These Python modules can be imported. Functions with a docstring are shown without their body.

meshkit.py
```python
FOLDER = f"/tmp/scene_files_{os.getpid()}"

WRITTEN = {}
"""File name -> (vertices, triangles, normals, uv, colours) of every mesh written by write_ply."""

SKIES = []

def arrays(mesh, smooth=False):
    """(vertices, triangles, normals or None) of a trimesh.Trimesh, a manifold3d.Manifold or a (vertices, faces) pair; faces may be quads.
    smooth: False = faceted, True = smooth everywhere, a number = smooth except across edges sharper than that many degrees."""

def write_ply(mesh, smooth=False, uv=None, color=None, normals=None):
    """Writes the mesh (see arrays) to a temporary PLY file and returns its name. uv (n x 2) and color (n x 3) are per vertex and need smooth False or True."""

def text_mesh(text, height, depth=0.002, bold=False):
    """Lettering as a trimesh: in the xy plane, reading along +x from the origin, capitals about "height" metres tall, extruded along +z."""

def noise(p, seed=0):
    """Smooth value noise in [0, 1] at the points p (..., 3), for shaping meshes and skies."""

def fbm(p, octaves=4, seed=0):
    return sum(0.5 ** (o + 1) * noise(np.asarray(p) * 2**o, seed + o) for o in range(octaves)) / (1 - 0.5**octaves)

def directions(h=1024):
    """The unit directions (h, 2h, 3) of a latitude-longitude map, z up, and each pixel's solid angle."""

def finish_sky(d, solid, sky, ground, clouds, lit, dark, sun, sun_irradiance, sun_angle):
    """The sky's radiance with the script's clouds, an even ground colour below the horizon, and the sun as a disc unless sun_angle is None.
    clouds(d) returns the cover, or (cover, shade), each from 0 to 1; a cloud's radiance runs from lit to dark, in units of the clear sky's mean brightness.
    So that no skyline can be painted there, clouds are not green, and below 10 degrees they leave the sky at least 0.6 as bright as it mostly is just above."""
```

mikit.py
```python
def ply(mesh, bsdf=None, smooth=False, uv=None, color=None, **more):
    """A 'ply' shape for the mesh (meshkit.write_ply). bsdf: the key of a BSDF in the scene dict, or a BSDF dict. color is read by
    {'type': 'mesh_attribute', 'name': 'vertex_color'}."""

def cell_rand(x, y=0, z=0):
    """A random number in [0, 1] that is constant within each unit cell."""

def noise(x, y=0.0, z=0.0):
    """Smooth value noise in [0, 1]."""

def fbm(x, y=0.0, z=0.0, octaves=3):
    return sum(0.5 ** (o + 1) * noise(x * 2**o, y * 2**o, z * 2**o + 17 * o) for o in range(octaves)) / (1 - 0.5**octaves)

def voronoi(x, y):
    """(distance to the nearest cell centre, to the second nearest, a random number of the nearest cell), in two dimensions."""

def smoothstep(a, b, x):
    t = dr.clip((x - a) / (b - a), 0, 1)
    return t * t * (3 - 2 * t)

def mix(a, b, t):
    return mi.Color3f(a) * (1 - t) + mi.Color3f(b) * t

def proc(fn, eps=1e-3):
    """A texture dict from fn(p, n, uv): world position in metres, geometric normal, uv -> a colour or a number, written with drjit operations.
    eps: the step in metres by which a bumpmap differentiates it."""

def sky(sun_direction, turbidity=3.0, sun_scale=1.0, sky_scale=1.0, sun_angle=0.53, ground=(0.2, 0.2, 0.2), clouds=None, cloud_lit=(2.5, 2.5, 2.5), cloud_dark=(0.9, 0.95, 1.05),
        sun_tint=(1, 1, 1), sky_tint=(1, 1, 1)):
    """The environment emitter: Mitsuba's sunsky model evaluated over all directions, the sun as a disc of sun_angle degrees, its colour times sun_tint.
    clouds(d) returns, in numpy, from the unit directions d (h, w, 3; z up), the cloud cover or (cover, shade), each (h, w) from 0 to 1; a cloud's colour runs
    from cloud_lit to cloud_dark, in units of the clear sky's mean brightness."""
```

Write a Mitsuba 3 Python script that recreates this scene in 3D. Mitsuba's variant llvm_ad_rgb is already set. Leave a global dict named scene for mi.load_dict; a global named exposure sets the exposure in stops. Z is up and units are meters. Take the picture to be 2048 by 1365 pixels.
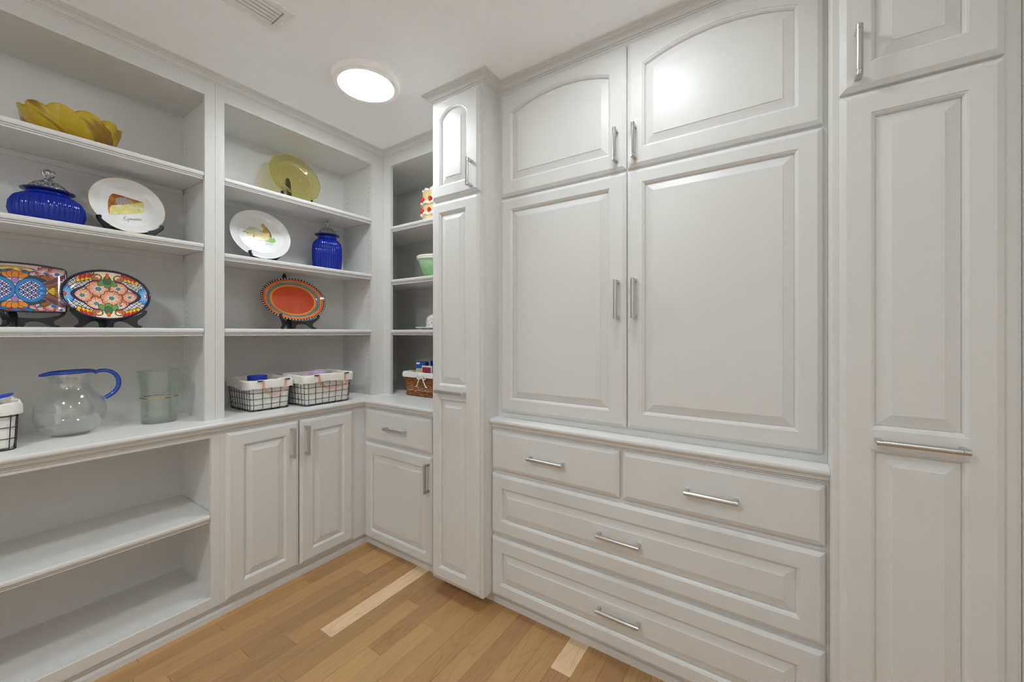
import math, random
import numpy as np, trimesh, drjit as dr, mitsuba as mi, mikit
from shapely.geometry import Polygon, box as sbox
from meshkit import fbm as nfbm, noise as nnoise

# ------------------------------------------------------------------ camera, light, exposure
CAM = np.array([2.2244, -1.7482, 1.3274])
YAW = math.radians(33.885)
FOCAL, PPY = 792.36, 666.06
exposure = 2.38
scene, labels = {}, {}
T = mi.ScalarTransform4f
fwd = np.array([-math.sin(YAW), math.cos(YAW), 0.0])
scene['camera'] = {'type': 'perspective', 'fov': math.degrees(2 * math.atan(1024 / FOCAL)), 'fov_axis': 'x', 'near_clip': 0.05, 'far_clip': 50.0,
                   'principal_point_offset_y': (682.5 - PPY) / 1365.0,
                   'to_world': T().look_at(origin=CAM.tolist(), target=(CAM + fwd).tolist(), up=[0, 0, 1])}
LAMPS = [(0.576, -0.553, 9.8), (1.79, -0.62, 6.0), (1.25, -2.45, 24.0), (2.80, -1.9, 7.0)]      # x, y, radiance; the third is an unseen fill lamp added to even the light
LAMP_TINT = (0.915, 0.985, 1.02)
CEIL = 2.547

def lin(r, g, b):
    c = np.array([r, g, b]) / 255.0
    return [float(v) for v in np.where(c <= 0.04045, c / 12.92, ((c + 0.055) / 1.055) ** 2.4)]

# ------------------------------------------------------------------ materials
def mat(name, color, rough=0.4, spec=0.5, metal=0.0, **kw):
    c = {'type': 'rgb', 'value': list(color)} if not isinstance(color, dict) else color
    scene[name] = {'type': 'twosided', 'bsdf': {'type': 'principled', 'base_color': c, 'roughness': rough, 'specular': spec, 'metallic': metal, **kw}}
    return name

def proc_mat(name, fn, rough=0.4, spec=0.5, **kw):
    return mat(name, mikit.proc(fn), rough, spec, **kw)

PAINT_C = (0.643, 0.643, 0.630)
def paint_fn(p, n, uv):
    t = mikit.fbm(p.x * 3.1 + 4, p.y * 3.1, p.z * 3.1, 2)
    f = mikit.noise(p.x * 90, p.y * 90, p.z * 90)
    return mi.Color3f(PAINT_C) * (0.985 + 0.02 * t + 0.01 * f)
proc_mat('cabinet_paint', paint_fn, 0.35, 0.33)
def ceil_fn(p, n, uv):
    return mi.Color3f(0.905, 0.93, 0.95) * (0.985 + 0.03 * mikit.fbm(p.x * 30, p.y * 30, p.z * 30, 3))
proc_mat('ceiling_paint', ceil_fn, 0.8, 0.2)
mat('lamp_white', (0.92, 0.92, 0.92), 0.4)
mat('vent_white', (0.80, 0.80, 0.78), 0.45)
mat('vent_dark', (0.22, 0.22, 0.21), 0.7)
mat('pin_dark', (0.10, 0.095, 0.09), 0.7)
mat('wall_paint', (0.80, 0.795, 0.78), 0.7, 0.3)
mat("nickel", (0.58, 0.58, 0.575), 0.22, 0.5, 0.95, anisotropic=0.4)
mat('black_lacquer', (0.012, 0.012, 0.014), 0.28)
mat('black_wire', (0.018, 0.018, 0.02), 0.35)
mat('copper', (0.80, 0.40, 0.25), 0.28, 0.5, 0.9)
def cloth_fn(p, n, uv):
    w = mikit.noise(p.x * 420, p.y * 420, p.z * 420)
    return mi.Color3f(0.80, 0.785, 0.735) * (0.93 + 0.09 * w)
proc_mat('liner_cloth', cloth_fn, 0.9, 0.2, sheen=0.3)
def pewter_fn(p, n, uv):
    w = mikit.smoothstep(0.36, 0.58, mikit.fbm(p.x * 230, p.y * 230, p.z * 230, 2))
    return mikit.mix((0.16, 0.16, 0.17), (0.66, 0.66, 0.68), w)
mat('pewter', mikit.proc(pewter_fn), 0.30, 0.5, 0.9)
mat('white_china', (0.82, 0.82, 0.81), 0.10, 0.5, clearcoat=0.6)
mat('cream_gold', lin(222, 200, 130), 0.2)
def glass(name, tint, ior=1.5):
    scene[name] = {'type': 'dielectric', 'int_ior': ior, 'ext_ior': 1.0, 'specular_transmittance': {'type': 'rgb', 'value': list(tint)}}
for g_, t_ in (('clear_glass', (0.980, 0.986, 0.982)), ('green_glass', (0.925, 0.95, 0.93))):
    scene[g_] = {'type': 'thindielectric', 'int_ior': 1.5, 'ext_ior': 1.0, 'specular_transmittance': {'type': 'rgb', 'value': list(t_)}}
def tinted(name, c, trans, rough=0.05):
    scene[name] = {'type': 'principled', 'base_color': {'type': 'rgb', 'value': list(c)}, 'roughness': rough, 'spec_trans': trans, 'eta': 1.5}
glass('thick_glass', (0.93, 0.965, 0.945))
tinted('cobalt_glass', (0.004, 0.028, 0.50), 0.5)
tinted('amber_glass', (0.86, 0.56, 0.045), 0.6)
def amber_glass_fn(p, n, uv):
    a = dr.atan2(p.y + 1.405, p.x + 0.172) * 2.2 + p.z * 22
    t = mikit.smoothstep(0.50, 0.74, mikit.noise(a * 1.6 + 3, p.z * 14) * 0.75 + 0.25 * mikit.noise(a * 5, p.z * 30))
    return mikit.mix((0.84, 0.58, 0.035), (0.34, 0.15, 0.02), t * 0.8)  # brown streaks painted in for the darkening of light through thicker glass
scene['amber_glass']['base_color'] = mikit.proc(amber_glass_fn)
scene['yellow_glass'] = {'type': 'thindielectric', 'int_ior': 1.5, 'ext_ior': 1.0, 'specular_transmittance': {'type': 'rgb', 'value': [0.945, 0.91, 0.62]}}
mat('cobalt_dark', (0.003, 0.010, 0.12), 0.08, 0.6, clearcoat=1.0)
mat('cobalt_rim', (0.006, 0.045, 0.36), 0.08, 0.6, clearcoat=1.0)
mat('blue_plastic', lin(20, 60, 190), 0.35)
mat('yellow_plastic', lin(225, 180, 50), 0.4)
mat('lilac_cloth', lin(186, 160, 190), 0.8)
mat('grey_cloth', lin(176, 170, 164), 0.85)

# wood planks: a few tones, grain runs along y
WOOD0 = [lin(176, 138, 92), lin(166, 127, 82), lin(155, 118, 80), lin(183, 143, 96), lin(146, 112, 78), lin(214, 184, 146), lin(172, 132, 86), lin(190, 150, 100)]
def wood(i, c):
    dark = mi.Color3f(*[float(v) for v in (np.array(c) * [0.62, 0.55, 0.48])])
    lite = mi.Color3f(*[float(min(1, v)) for v in (np.array(c) * [1.12, 1.10, 1.06])])
    def fn(p, n, uv):
        row = dr.floor((p.x - 0.349) / 0.0865)
        off = mikit.cell_rand(row, 7 + i) * 40
        warp = mikit.noise(p.x * 15 + off, p.y * 1.5 + off) * 1.0 + mikit.noise(p.x * 40 + off, p.y * 6 + off) * 0.16
        ring = warp * 9.0
        ring = ring - dr.floor(ring)
        band = mikit.smoothstep(0.55, 0.95, ring) * (1 - mikit.smoothstep(0.95, 1.0, ring))
        fib = mikit.noise(p.x * 420 + off, p.y * 9 + off)
        pore = mikit.smoothstep(0.72, 0.9, mikit.noise(p.x * 700 + off, p.y * 30))
        t = 0.14 + 0.20 * band + 0.24 * fib + 0.14 * pore + 0.34 * (mikit.fbm(p.x * 9 + off, p.y * 1.6, 0, 2) - 0.5)
        return mikit.mix(lite, dark, dr.clip(t, 0, 1))
    proc_mat(f'oak_{i}', fn, 0.33, 0.4)
WOODM = np.mean([c for k, c in enumerate(WOOD0) if k != 5], axis=0)
WOOD = [[float(v) for v in np.array([1.10, 1.15, 1.25]) * (np.array(c) if k == 5 else 0.62 * np.array(c) + 0.38 * WOODM)] for k, c in enumerate(WOOD0)]
for i, c in enumerate(WOOD):
    wood(i, c)
def subfloor_fn(p, n, uv):
    return mi.Color3f(0.10, 0.06, 0.035) * (0.9 + 0.2 * mikit.noise(p.x * 30, p.y * 30))
proc_mat('subfloor', subfloor_fn, 0.8)

# ------------------------------------------------------------------ mesh helpers
def quads(v, f):
    f = np.asarray(f)
    return trimesh.Trimesh(np.asarray(v, float), np.vstack([f[:, [0, 1, 2]], f[:, [0, 2, 3]]]), process=False)

def cat(ms):
    return trimesh.util.concatenate(ms)

def bx(x0, x1, y0, y1, z0, z1, b=0.0015):
    """box with chamfered edges (44 triangles)"""
    lo, hi = np.minimum([x0, y0, z0], [x1, y1, z1]), np.maximum([x0, y0, z0], [x1, y1, z1])
    if b <= 0:
        m = trimesh.creation.box(extents=hi - lo); m.apply_translation((hi + lo) / 2); return m
    b = min(b, 0.45 * (hi - lo).min())
    pts = []
    for s in np.ndindex(2, 2, 2):
        c = np.where(np.array(s) == 1, hi, lo); d = np.where(np.array(s) == 1, -b, b)
        for k in range(3):
            q = c + d; q[k] = c[k]; pts.append(q)
    return trimesh.convex.convex_hull(np.array(pts))

def cap_tri(poly2d):
    v, f = trimesh.creation.triangulate_polygon(Polygon(poly2d), engine='earcut')
    return v, f

def extrude_bevel(poly, h, b, outer=True):
    """shapely polygon extruded 0..h with a bevel b round the front edges"""
    ins = poly.buffer(-b, join_style=2)
    if not outer:
        ins = Polygon(poly.exterior, [Polygon(r).buffer(b, join_style=2).exterior.coords for r in poly.interiors])
    parts = []
    v, f = trimesh.creation.triangulate_polygon(ins, engine='earcut')
    parts.append(trimesh.Trimesh(np.c_[v, np.full(len(v), h)], f, process=False))
    v, f = trimesh.creation.triangulate_polygon(poly, engine='earcut')
    parts.append(trimesh.Trimesh(np.c_[v, np.zeros(len(v))], f[:, ::-1], process=False))
    ic = np.vstack([np.array(r.coords)[:-1] for r in [ins.exterior, *ins.interiors]])
    for r in [poly.exterior, *poly.interiors]:
        c = np.array(r.coords)[:-1]; n = len(c)
        d = np.array([ic[np.linalg.norm(ic - q, axis=1).argmin()] for q in c])
        V = np.vstack([np.c_[c, np.zeros(n)], np.c_[c, np.full(n, h - b)], np.c_[d, np.full(n, h)]])
        i = np.arange(n); j = (i + 1) % n
        parts.append(quads(V, np.vstack([np.c_[i, j, j + n, i + n], np.c_[i + n, j + n, j + 2 * n, i + 2 * n]])))
    m = cat(parts)
    m.fix_normals()
    return m

def lathe(profile, n=64, rfun=None, cap=True):
    """profile [(r, z)] revolved; rfun(theta, r, z) -> (x, y) multiplier array; uv-less. r = 0 closes on the axis"""
    th = np.arange(n) * 2 * np.pi / n
    V, F, rows = [], [], []
    for r, z in profile:
        if r <= 1e-9:
            rows.append([len(V)]); V.append([0, 0, z])
        else:
            k = rfun(th, r, z) if rfun else np.ones(n)
            if isinstance(k, tuple):
                x, y, zz = k
            else:
                x, y, zz = r * k * np.cos(th), r * k * np.sin(th), np.full(n, z)
            rows.append(list(range(len(V), len(V) + n)))
            V += np.stack([x, y, np.broadcast_to(zz, (n,))], 1).tolist()
    for a, b in zip(rows[:-1], rows[1:]):
        for i in range(n):
            j = (i + 1) % n
            if len(a) == 1 and len(b) == 1: continue
            if len(a) == 1: F.append([a[0], b[j], b[i]])
            elif len(b) == 1: F.append([a[i], a[j], b[0]])
            else: F += [[a[i], a[j], b[j]], [a[i], b[j], b[i]]]
    m = trimesh.Trimesh(np.array(V), np.array(F), process=False)
    return m

def tube(points, r, sides=8, closed=False, cap=True):
    p = np.asarray(points, float); n = len(p)
    if closed:
        t = np.roll(p, -1, 0) - np.roll(p, 1, 0)
    else:
        t = np.gradient(p, axis=0)
    t /= np.linalg.norm(t, axis=1, keepdims=True) + 1e-12
    a = np.array([0, 0, 1.0]) if abs(t[0, 2]) < 0.9 else np.array([1.0, 0, 0])
    A = []
    for k in range(n):
        a = a - t[k] * (a @ t[k]); a /= np.linalg.norm(a) + 1e-12; A.append(a.copy())
    A = np.array(A); B = np.cross(t, A)
    ang = np.arange(sides) * 2 * np.pi / sides
    r = np.broadcast_to(r, (n,))
    V = p[:, None] + r[:, None, None] * (np.cos(ang)[None, :, None] * A[:, None] + np.sin(ang)[None, :, None] * B[:, None])
    V = V.reshape(-1, 3)
    m_ = n if closed else n - 1
    i, j = np.meshgrid(np.arange(m_), np.arange(sides), indexing='ij')
    i2 = (i + 1) % n
    f = np.stack([i * sides + j, i * sides + (j + 1) % sides, i2 * sides + (j + 1) % sides, i2 * sides + j], -1).reshape(-1, 4)
    m = quads(V, f)
    if cap and not closed:
        s, e = len(V), len(V) + 1
        V2 = np.vstack([V, p[0], p[-1]])
        k = np.arange(sides)
        F = np.vstack([m.faces, np.c_[np.full(sides, s), (k + 1) % sides, k], np.c_[np.full(sides, e), (n - 1) * sides + k, (n - 1) * sides + (k + 1) % sides]])
        m = trimesh.Trimesh(V2, F, process=False)
    return m

def sweep_runs(path, profile):
    """one mesh per straight run of a horizontal polyline, mitred; profile [(d to the right of the path, z)] closed polygon"""
    P = np.asarray(path, float); n = len(P)
    d = np.diff(P, axis=0); d /= np.linalg.norm(d, axis=1, keepdims=True)
    nr = np.c_[d[:, 1], -d[:, 0]]
    offs = []
    for i in range(n):
        if i == 0: offs.append(nr[0])
        elif i == n - 1: offs.append(nr[-1])
        else:
            s = nr[i - 1] + nr[i]; offs.append(s / (1 + nr[i - 1] @ nr[i]))
    pr = np.asarray(profile, float)
    tv, tf = cap_tri(pr)
    out = []
    for i in range(n - 1):
        A = np.c_[P[i] + pr[:, :1] * offs[i], pr[:, 1]]; B = np.c_[P[i + 1] + pr[:, :1] * offs[i + 1], pr[:, 1]]
        k = np.arange(len(pr)); k2 = (k + 1) % len(pr)
        side = quads(np.vstack([A, B]), np.c_[k, k2, k2 + len(pr), k + len(pr)])
        capA = trimesh.Trimesh(np.c_[P[i] + tv[:, :1] * offs[i], tv[:, 1]], tf, process=False)
        capB = trimesh.Trimesh(np.c_[P[i + 1] + tv[:, :1] * offs[i + 1], tv[:, 1]], tf[:, ::-1], process=False)
        m = cat([side, capA, capB]); m.merge_vertices(); m.fix_normals()
        out.append(m)
    return out

W2 = lambda plane: np.array([[1, 0, 0, 0], [0, 0, -1, plane], [0, 1, 0, 0], [0, 0, 0, 1.0]])   # local (u,v,h) -> x=u, z=v, y=plane-h
W1 = lambda plane: np.array([[0, 0, 1, plane], [1, 0, 0, 0], [0, 1, 0, 0], [0, 0, 0, 1.0]])    # local (u,v,h) -> y=u, z=v, x=plane+h
def moved(m, M):
    m = m.copy(); m.apply_transform(M); return m

def loop_pts(u0, u1, v0, vs, rise, inset, n):
    """closed outline: bottom left, bottom right, right spring, arc to left spring; inset inwards"""
    i = inset
    if rise <= 0:
        us = np.linspace(u1 - i, u0 + i, n)
        top = np.c_[us, np.full(n, vs - i)]
    else:
        half = (u1 - u0) / 2; R = (half ** 2 + rise ** 2) / (2 * rise); cu, cv = (u0 + u1) / 2, vs + rise - R
        r = R - i; h = half - i
        a = np.arcsin(h / r); t = np.linspace(a, -a, n)
        top = np.c_[cu + r * np.sin(t), cv + r * np.cos(t)]
    return np.vstack([[u0 + i, v0 + i], [u1 - i, v0 + i], top])

def stack_loops(loops, cap=True):
    n = len(loops[0][0]); V = np.vstack([np.c_[l, np.full(n, h)] for l, h in loops])
    F = []
    k = np.arange(n); k2 = (k + 1) % n
    for a in range(len(loops) - 1):
        F.append(np.c_[a * n + k, a * n + k2, (a + 1) * n + k2, (a + 1) * n + k])
    m = quads(V, np.vstack(F))
    if cap:
        c = loops[-1][0].mean(0)
        V2 = np.vstack([V, [c[0], c[1], loops[-1][1]]])
        b = (len(loops) - 1) * n
        m = trimesh.Trimesh(V2, np.vstack([m.faces, np.c_[np.full(n, len(V)), b + k, b + k2]]), process=False)
    return m

def door_frame(u0, u1, v0, v1, openings, t=0.020, bev=0.014):
    """framed door leaf with bevelled outer edge; openings [(a0,a1,b0,spring,rise)] -> (frame mesh, [panel meshes])"""
    fr, panels = [], []
    outer = [np.array([[u0 + i, v0 + i], [u1 - i, v0 + i], [u1 - i, v1 - i], [u0 + i, v1 - i]]) for i in (0, 0, 0.0015, bev)]
    m = stack_loops(list(zip(outer, (0, t - 0.0085, t - 0.0065, t))), cap=False); fr.append(m)
    back = trimesh.Trimesh(np.array([[u0, v0, 0], [u1, v0, 0], [u1, v1, 0], [u0, v1, 0.0]]), [[0, 2, 1], [0, 3, 2]], process=False); fr.append(back)
    face = Polygon(outer[-1])
    N = {}
    for k, (a0, a1, b0, vs, rise) in enumerate(openings):
        n = 29 if rise > 0 else 2
        lp = lambda i: loop_pts(a0, a1, b0, vs, rise, i, n)
        face = face.difference(Polygon(lp(0)))
        fr.append(stack_loops([(lp(i), h) for i, h in ((0, t), (0.0012, t - 0.0022), (0.004, t - 0.003), (0.007, t - 0.0052), (0.0095, t - 0.009), (0.0105, t - 0.0125))], cap=False))
        pm = stack_loops([(lp(i), h) for i, h in ((0.0100, t - 0.0135), (0.0125, t - 0.0122), (0.041, t - 0.0040), (0.0415, t - 0.0022), (0.0425, t - 0.0020))])
        panels.append(pm)
    v, f = trimesh.creation.triangulate_polygon(face, engine='earcut')
    fr.append(trimesh.Trimesh(np.c_[v, np.full(len(v), t)], f, process=False))
    return cat(fr), panels

def slab(u0, u1, v0, v1, t=0.0215, bev=0.016):
    L = [np.array([[u0 + i, v0 + i], [u1 - i, v0 + i], [u1 - i, v1 - i], [u0 + i, v1 - i]]) for i in (0, 0, 0.0015, bev)]
    m = stack_loops(list(zip(L, (0, t - 0.0085, t - 0.0065, t))))
    back = trimesh.Trimesh(np.array([[u0, v0, 0], [u1, v0, 0], [u1, v1, 0], [u0, v1, 0.0]]), [[0, 2, 1], [0, 3, 2]], process=False)
    return cat([m, back])

def bar_handle(u, v, length, vertical, base, r=0.0082, out=0.031):
    """bar pull centred on (u, v): grooved round bar on two square posts"""
    L = length / 2; g = 0.013
    prof = [(0, -L), (r * 0.93, -L), (r, -L + 0.0007), (r, -L + g), (r * 0.86, -L + g + 0.0003), (r * 0.86, -L + g + 0.0012), (r, -L + g + 0.0015),
            (r, L - g - 0.0015), (r * 0.86, L - g - 0.0012), (r * 0.86, L - g - 0.0003), (r, L - g), (r, L - 0.0007), (r * 0.93, L), (0, L)]
    bar = lathe(prof, 20)
    bar.apply_transform(trimesh.transformations.rotation_matrix(math.pi / 2, [0, 1, 0]))     # along +x
    bar.apply_translation([0, 0, out])
    ms = [bar]
    for s in (-1, 1):
        ms.append(bx(s * (L - 0.0125), s * (L - 0.0015), -r * 0.92, r * 0.92, -0.0, out, 0.0008))
    m = cat(ms)
    if vertical:
        m.apply_transform(trimesh.transformations.rotation_matrix(math.pi / 2, [0, 0, 1]))
    m.apply_translation([u, v, base])
    m.fix_normals()
    return m

# ------------------------------------------------------------------ scene entries
def put(key, mesh, bsdf, smooth=False, **kw):
    k, i = key, 0
    while k in scene:
        i += 1; k = f'{key}_{i:03d}'
    scene[k] = mikit.ply(mesh, bsdf, smooth=smooth, **kw)
    return k

def thing(key, label, category, group=None):
    labels[key] = {'label': label, 'category': category}
    if group: labels[key]['group'] = group
    return key

def struct(key, mesh, bsdf, smooth=False, **kw):
    k = put(key, mesh, bsdf, smooth, **kw); labels[k] = {'kind': 'structure'}; return k

# ================================================================== ROOM SHELL
XR, YF = 3.35, -3.15
struct('wall_left', bx(-0.46, -0.362, YF - 0.1, 0.52, 0, CEIL, 0), 'wall_paint')
struct('wall_back', bx(-0.362, XR + 0.1, 0.414, 0.52, 0, CEIL, 0), 'wall_paint')
struct('wall_right', bx(XR, XR + 0.1, YF - 0.1, 0.414, 0, CEIL, 0), 'wall_paint')
struct('wall_front', bx(-0.362, XR, YF - 0.1, YF, 0, CEIL, 0), 'wall_paint')
struct('ceiling', bx(-0.46, XR + 0.1, YF - 0.1, 0.52, CEIL, CEIL + 0.1, 0), 'ceiling_paint')
struct('floor', bx(-0.46, XR + 0.1, YF - 0.1, 0.52, -0.08, -0.012, 0), 'subfloor')
# planks: rows 86.5 mm wide running along y
rng = random.Random(4)
fixed = {-3: [(-1.0, 1), (-0.60, 1), (9, 2)], -2: [(-1.30, 6), (-0.12, 3), (9, 1)], -1: [(-1.22, 3), (-0.39, 2), (9, 7)], 0: [(-1.002, 6), (-0.20, 4), (9, 2)],
         1: [(-0.86, 4), (9, 6)], 2: [(-0.755, 2), (9, 5)], 3: [(-0.978, 2), (-0.35, 2), (9, 2)], 4: [(-1.05, 7), (-0.40, 3), (9, 4)], 5: [(-0.697, 7), (9, 2)], 6: [(-0.469, 3), (9, 6)],
         7: [(-1.3, 0), (9, 6)], 8: [(-1.1, 3), (9, 6)], 9: [(-1.5, 0), (9, 0)], 10: [(-1.25, 7), (9, 2)], 11: [(-0.95, 1), (9, 0)], 12: [(-1.4, 3), (9, 0)], 13: [(-0.358, 2), (9, 5)], 14: [(-1.2, 6), (9, 1)], 15: [(-0.55, 2), (9, 4)]}
for k in range(-4, 35):
    x0, x1 = 0.349 + 0.0865 * k, 0.349 + 0.0865 * (k + 1)
    x0, x1 = max(x0, 0.035), min(x1, XR - 0.002)
    if x1 - x0 < 0.01: continue
    ends = []
    if k in fixed:
        y = fixed[k][0][0]
        while y > YF: y -= rng.uniform(0.7, 1.3); ends.append(max(y, YF))
        ends = ends[::-1]
        cuts = [YF] + [e for e in ends if e > YF] + [min(e, -0.13) for e, _ in fixed[k]]
        tones = [rng.randrange(0, 8) for _ in range(len(cuts) - 1 - len(fixed[k]))] + [t for _, t in fixed[k]]
    else:
        y = YF + rng.uniform(0.2, 1.0); cuts = [YF]
        while y < -0.4: cuts.append(y); y += rng.uniform(0.55, 1.35)
        cuts.append(-0.13); tones = [rng.choice([0, 1, 2, 3, 4, 6, 6, 7]) for _ in cuts[1:]]
    for a, b, t in zip(cuts[:-1], cuts[1:], tones):
        if b - a < 0.01: continue
        put('floor__plank', bx(x0 + 0.0003, x1 - 0.0003, a + 0.0003, b - 0.0003, -0.012, rng.uniform(-0.0003, 0.0), 0.0009), f'oak_{t}')

# crown moulding
FR_UP, FR_T, FR_D = 0.0, -0.275, -0.153
crown = [(0, CEIL), (0, 2.512), (0.004, 2.512), (0.0045, 2.517), (0.010, 2.518), (0.0125, 2.5215), (0.015, 2.526), (0.020, 2.531), (0.027, 2.5345), (0.034, 2.5365), (0.0345, 2.5395), (0.041, 2.5405), (0.0445, 2.543), (0.045, CEIL)]
cpath = [(0, YF), (0, 0), (0.745, 0), (0.745, FR_T), (1.072, FR_T), (1.072, FR_D), (2.355, FR_D), (2.355, FR_T), (2.7045, FR_T)]
for i, m in enumerate(sweep_runs(cpath, crown)):
    struct(f'trim_{i + 1}', m, 'cabinet_paint', 13)

# toe kick boards with a shoe strip
BASE_F1, BASE_F2 = 0.070, -0.195
kick = [(0, 0), (0, 0.072), (-0.004, 0.072), (0.004, 0.072), (0.004, 0.038), (0.008, 0.034), (0.012, 0.030), (0.0135, 0.024), (0.0135, 0)]
kick = [(-0.02, 0), (-0.02, 0.075), (0.0, 0.075), (0.0, 0.036), (0.006, 0.034), (0.010, 0.028), (0.0125, 0.022), (0.0125, 0)]
kpath = [(0.0475, YF), (0.0475, -0.1605), (2.70, -0.1605)]
for nm, m in zip(('baseboard_left', 'baseboard_back'), sweep_runs(kpath, kick)):
    struct(nm, m, 'cabinet_paint')

# ================================================================== OPEN SHELVING ABOVE THE WORKTOP
WT = 0.914
OPEN_TOP = 2.443
nosing = [(-0.003, -0.036), (0.0095, -0.036), (0.0115, -0.0345), (0.0118, -0.0305), (0.0085, -0.0295), (0.0075, -0.0275), (0.0140, -0.0268), (0.0140, -0.0235), (0.0105, -0.0228), (0.0105, -0.0212), (0.0175, -0.0205), (0.0195, -0.0165), (0.0200, -0.0115), (0.0188, -0.006), (0.0150, -0.0015), (0.0098, 0.0), (-0.003, 0.0)]
def nosing_mesh(w1, a, b, plane, z):
    """front lip along y (w1) or x"""
    m = sweep_runs([(plane, a), (plane, b)] if w1 else [(a, plane), (b, plane)], [(d, z + h) for d, h in nosing])[0]
    return m
def face_frame(M, outer, holes, t=0.02, bev=0.0022):
    p = sbox(*outer)
    for h in holes: p = p.difference(sbox(*h))
    return moved(extrude_bevel(p, t, bev, False), M)
def pegs(M, us, v0, v1):
    ms = []
    for u in us:
        for v in np.arange(v0, v1, 0.032):
            c = trimesh.creation.cylinder(0.0026, 0.0006, sections=8); c.apply_translation([u, v, 0.0001]); ms.append(c)
    return moved(cat(ms), M)

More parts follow.
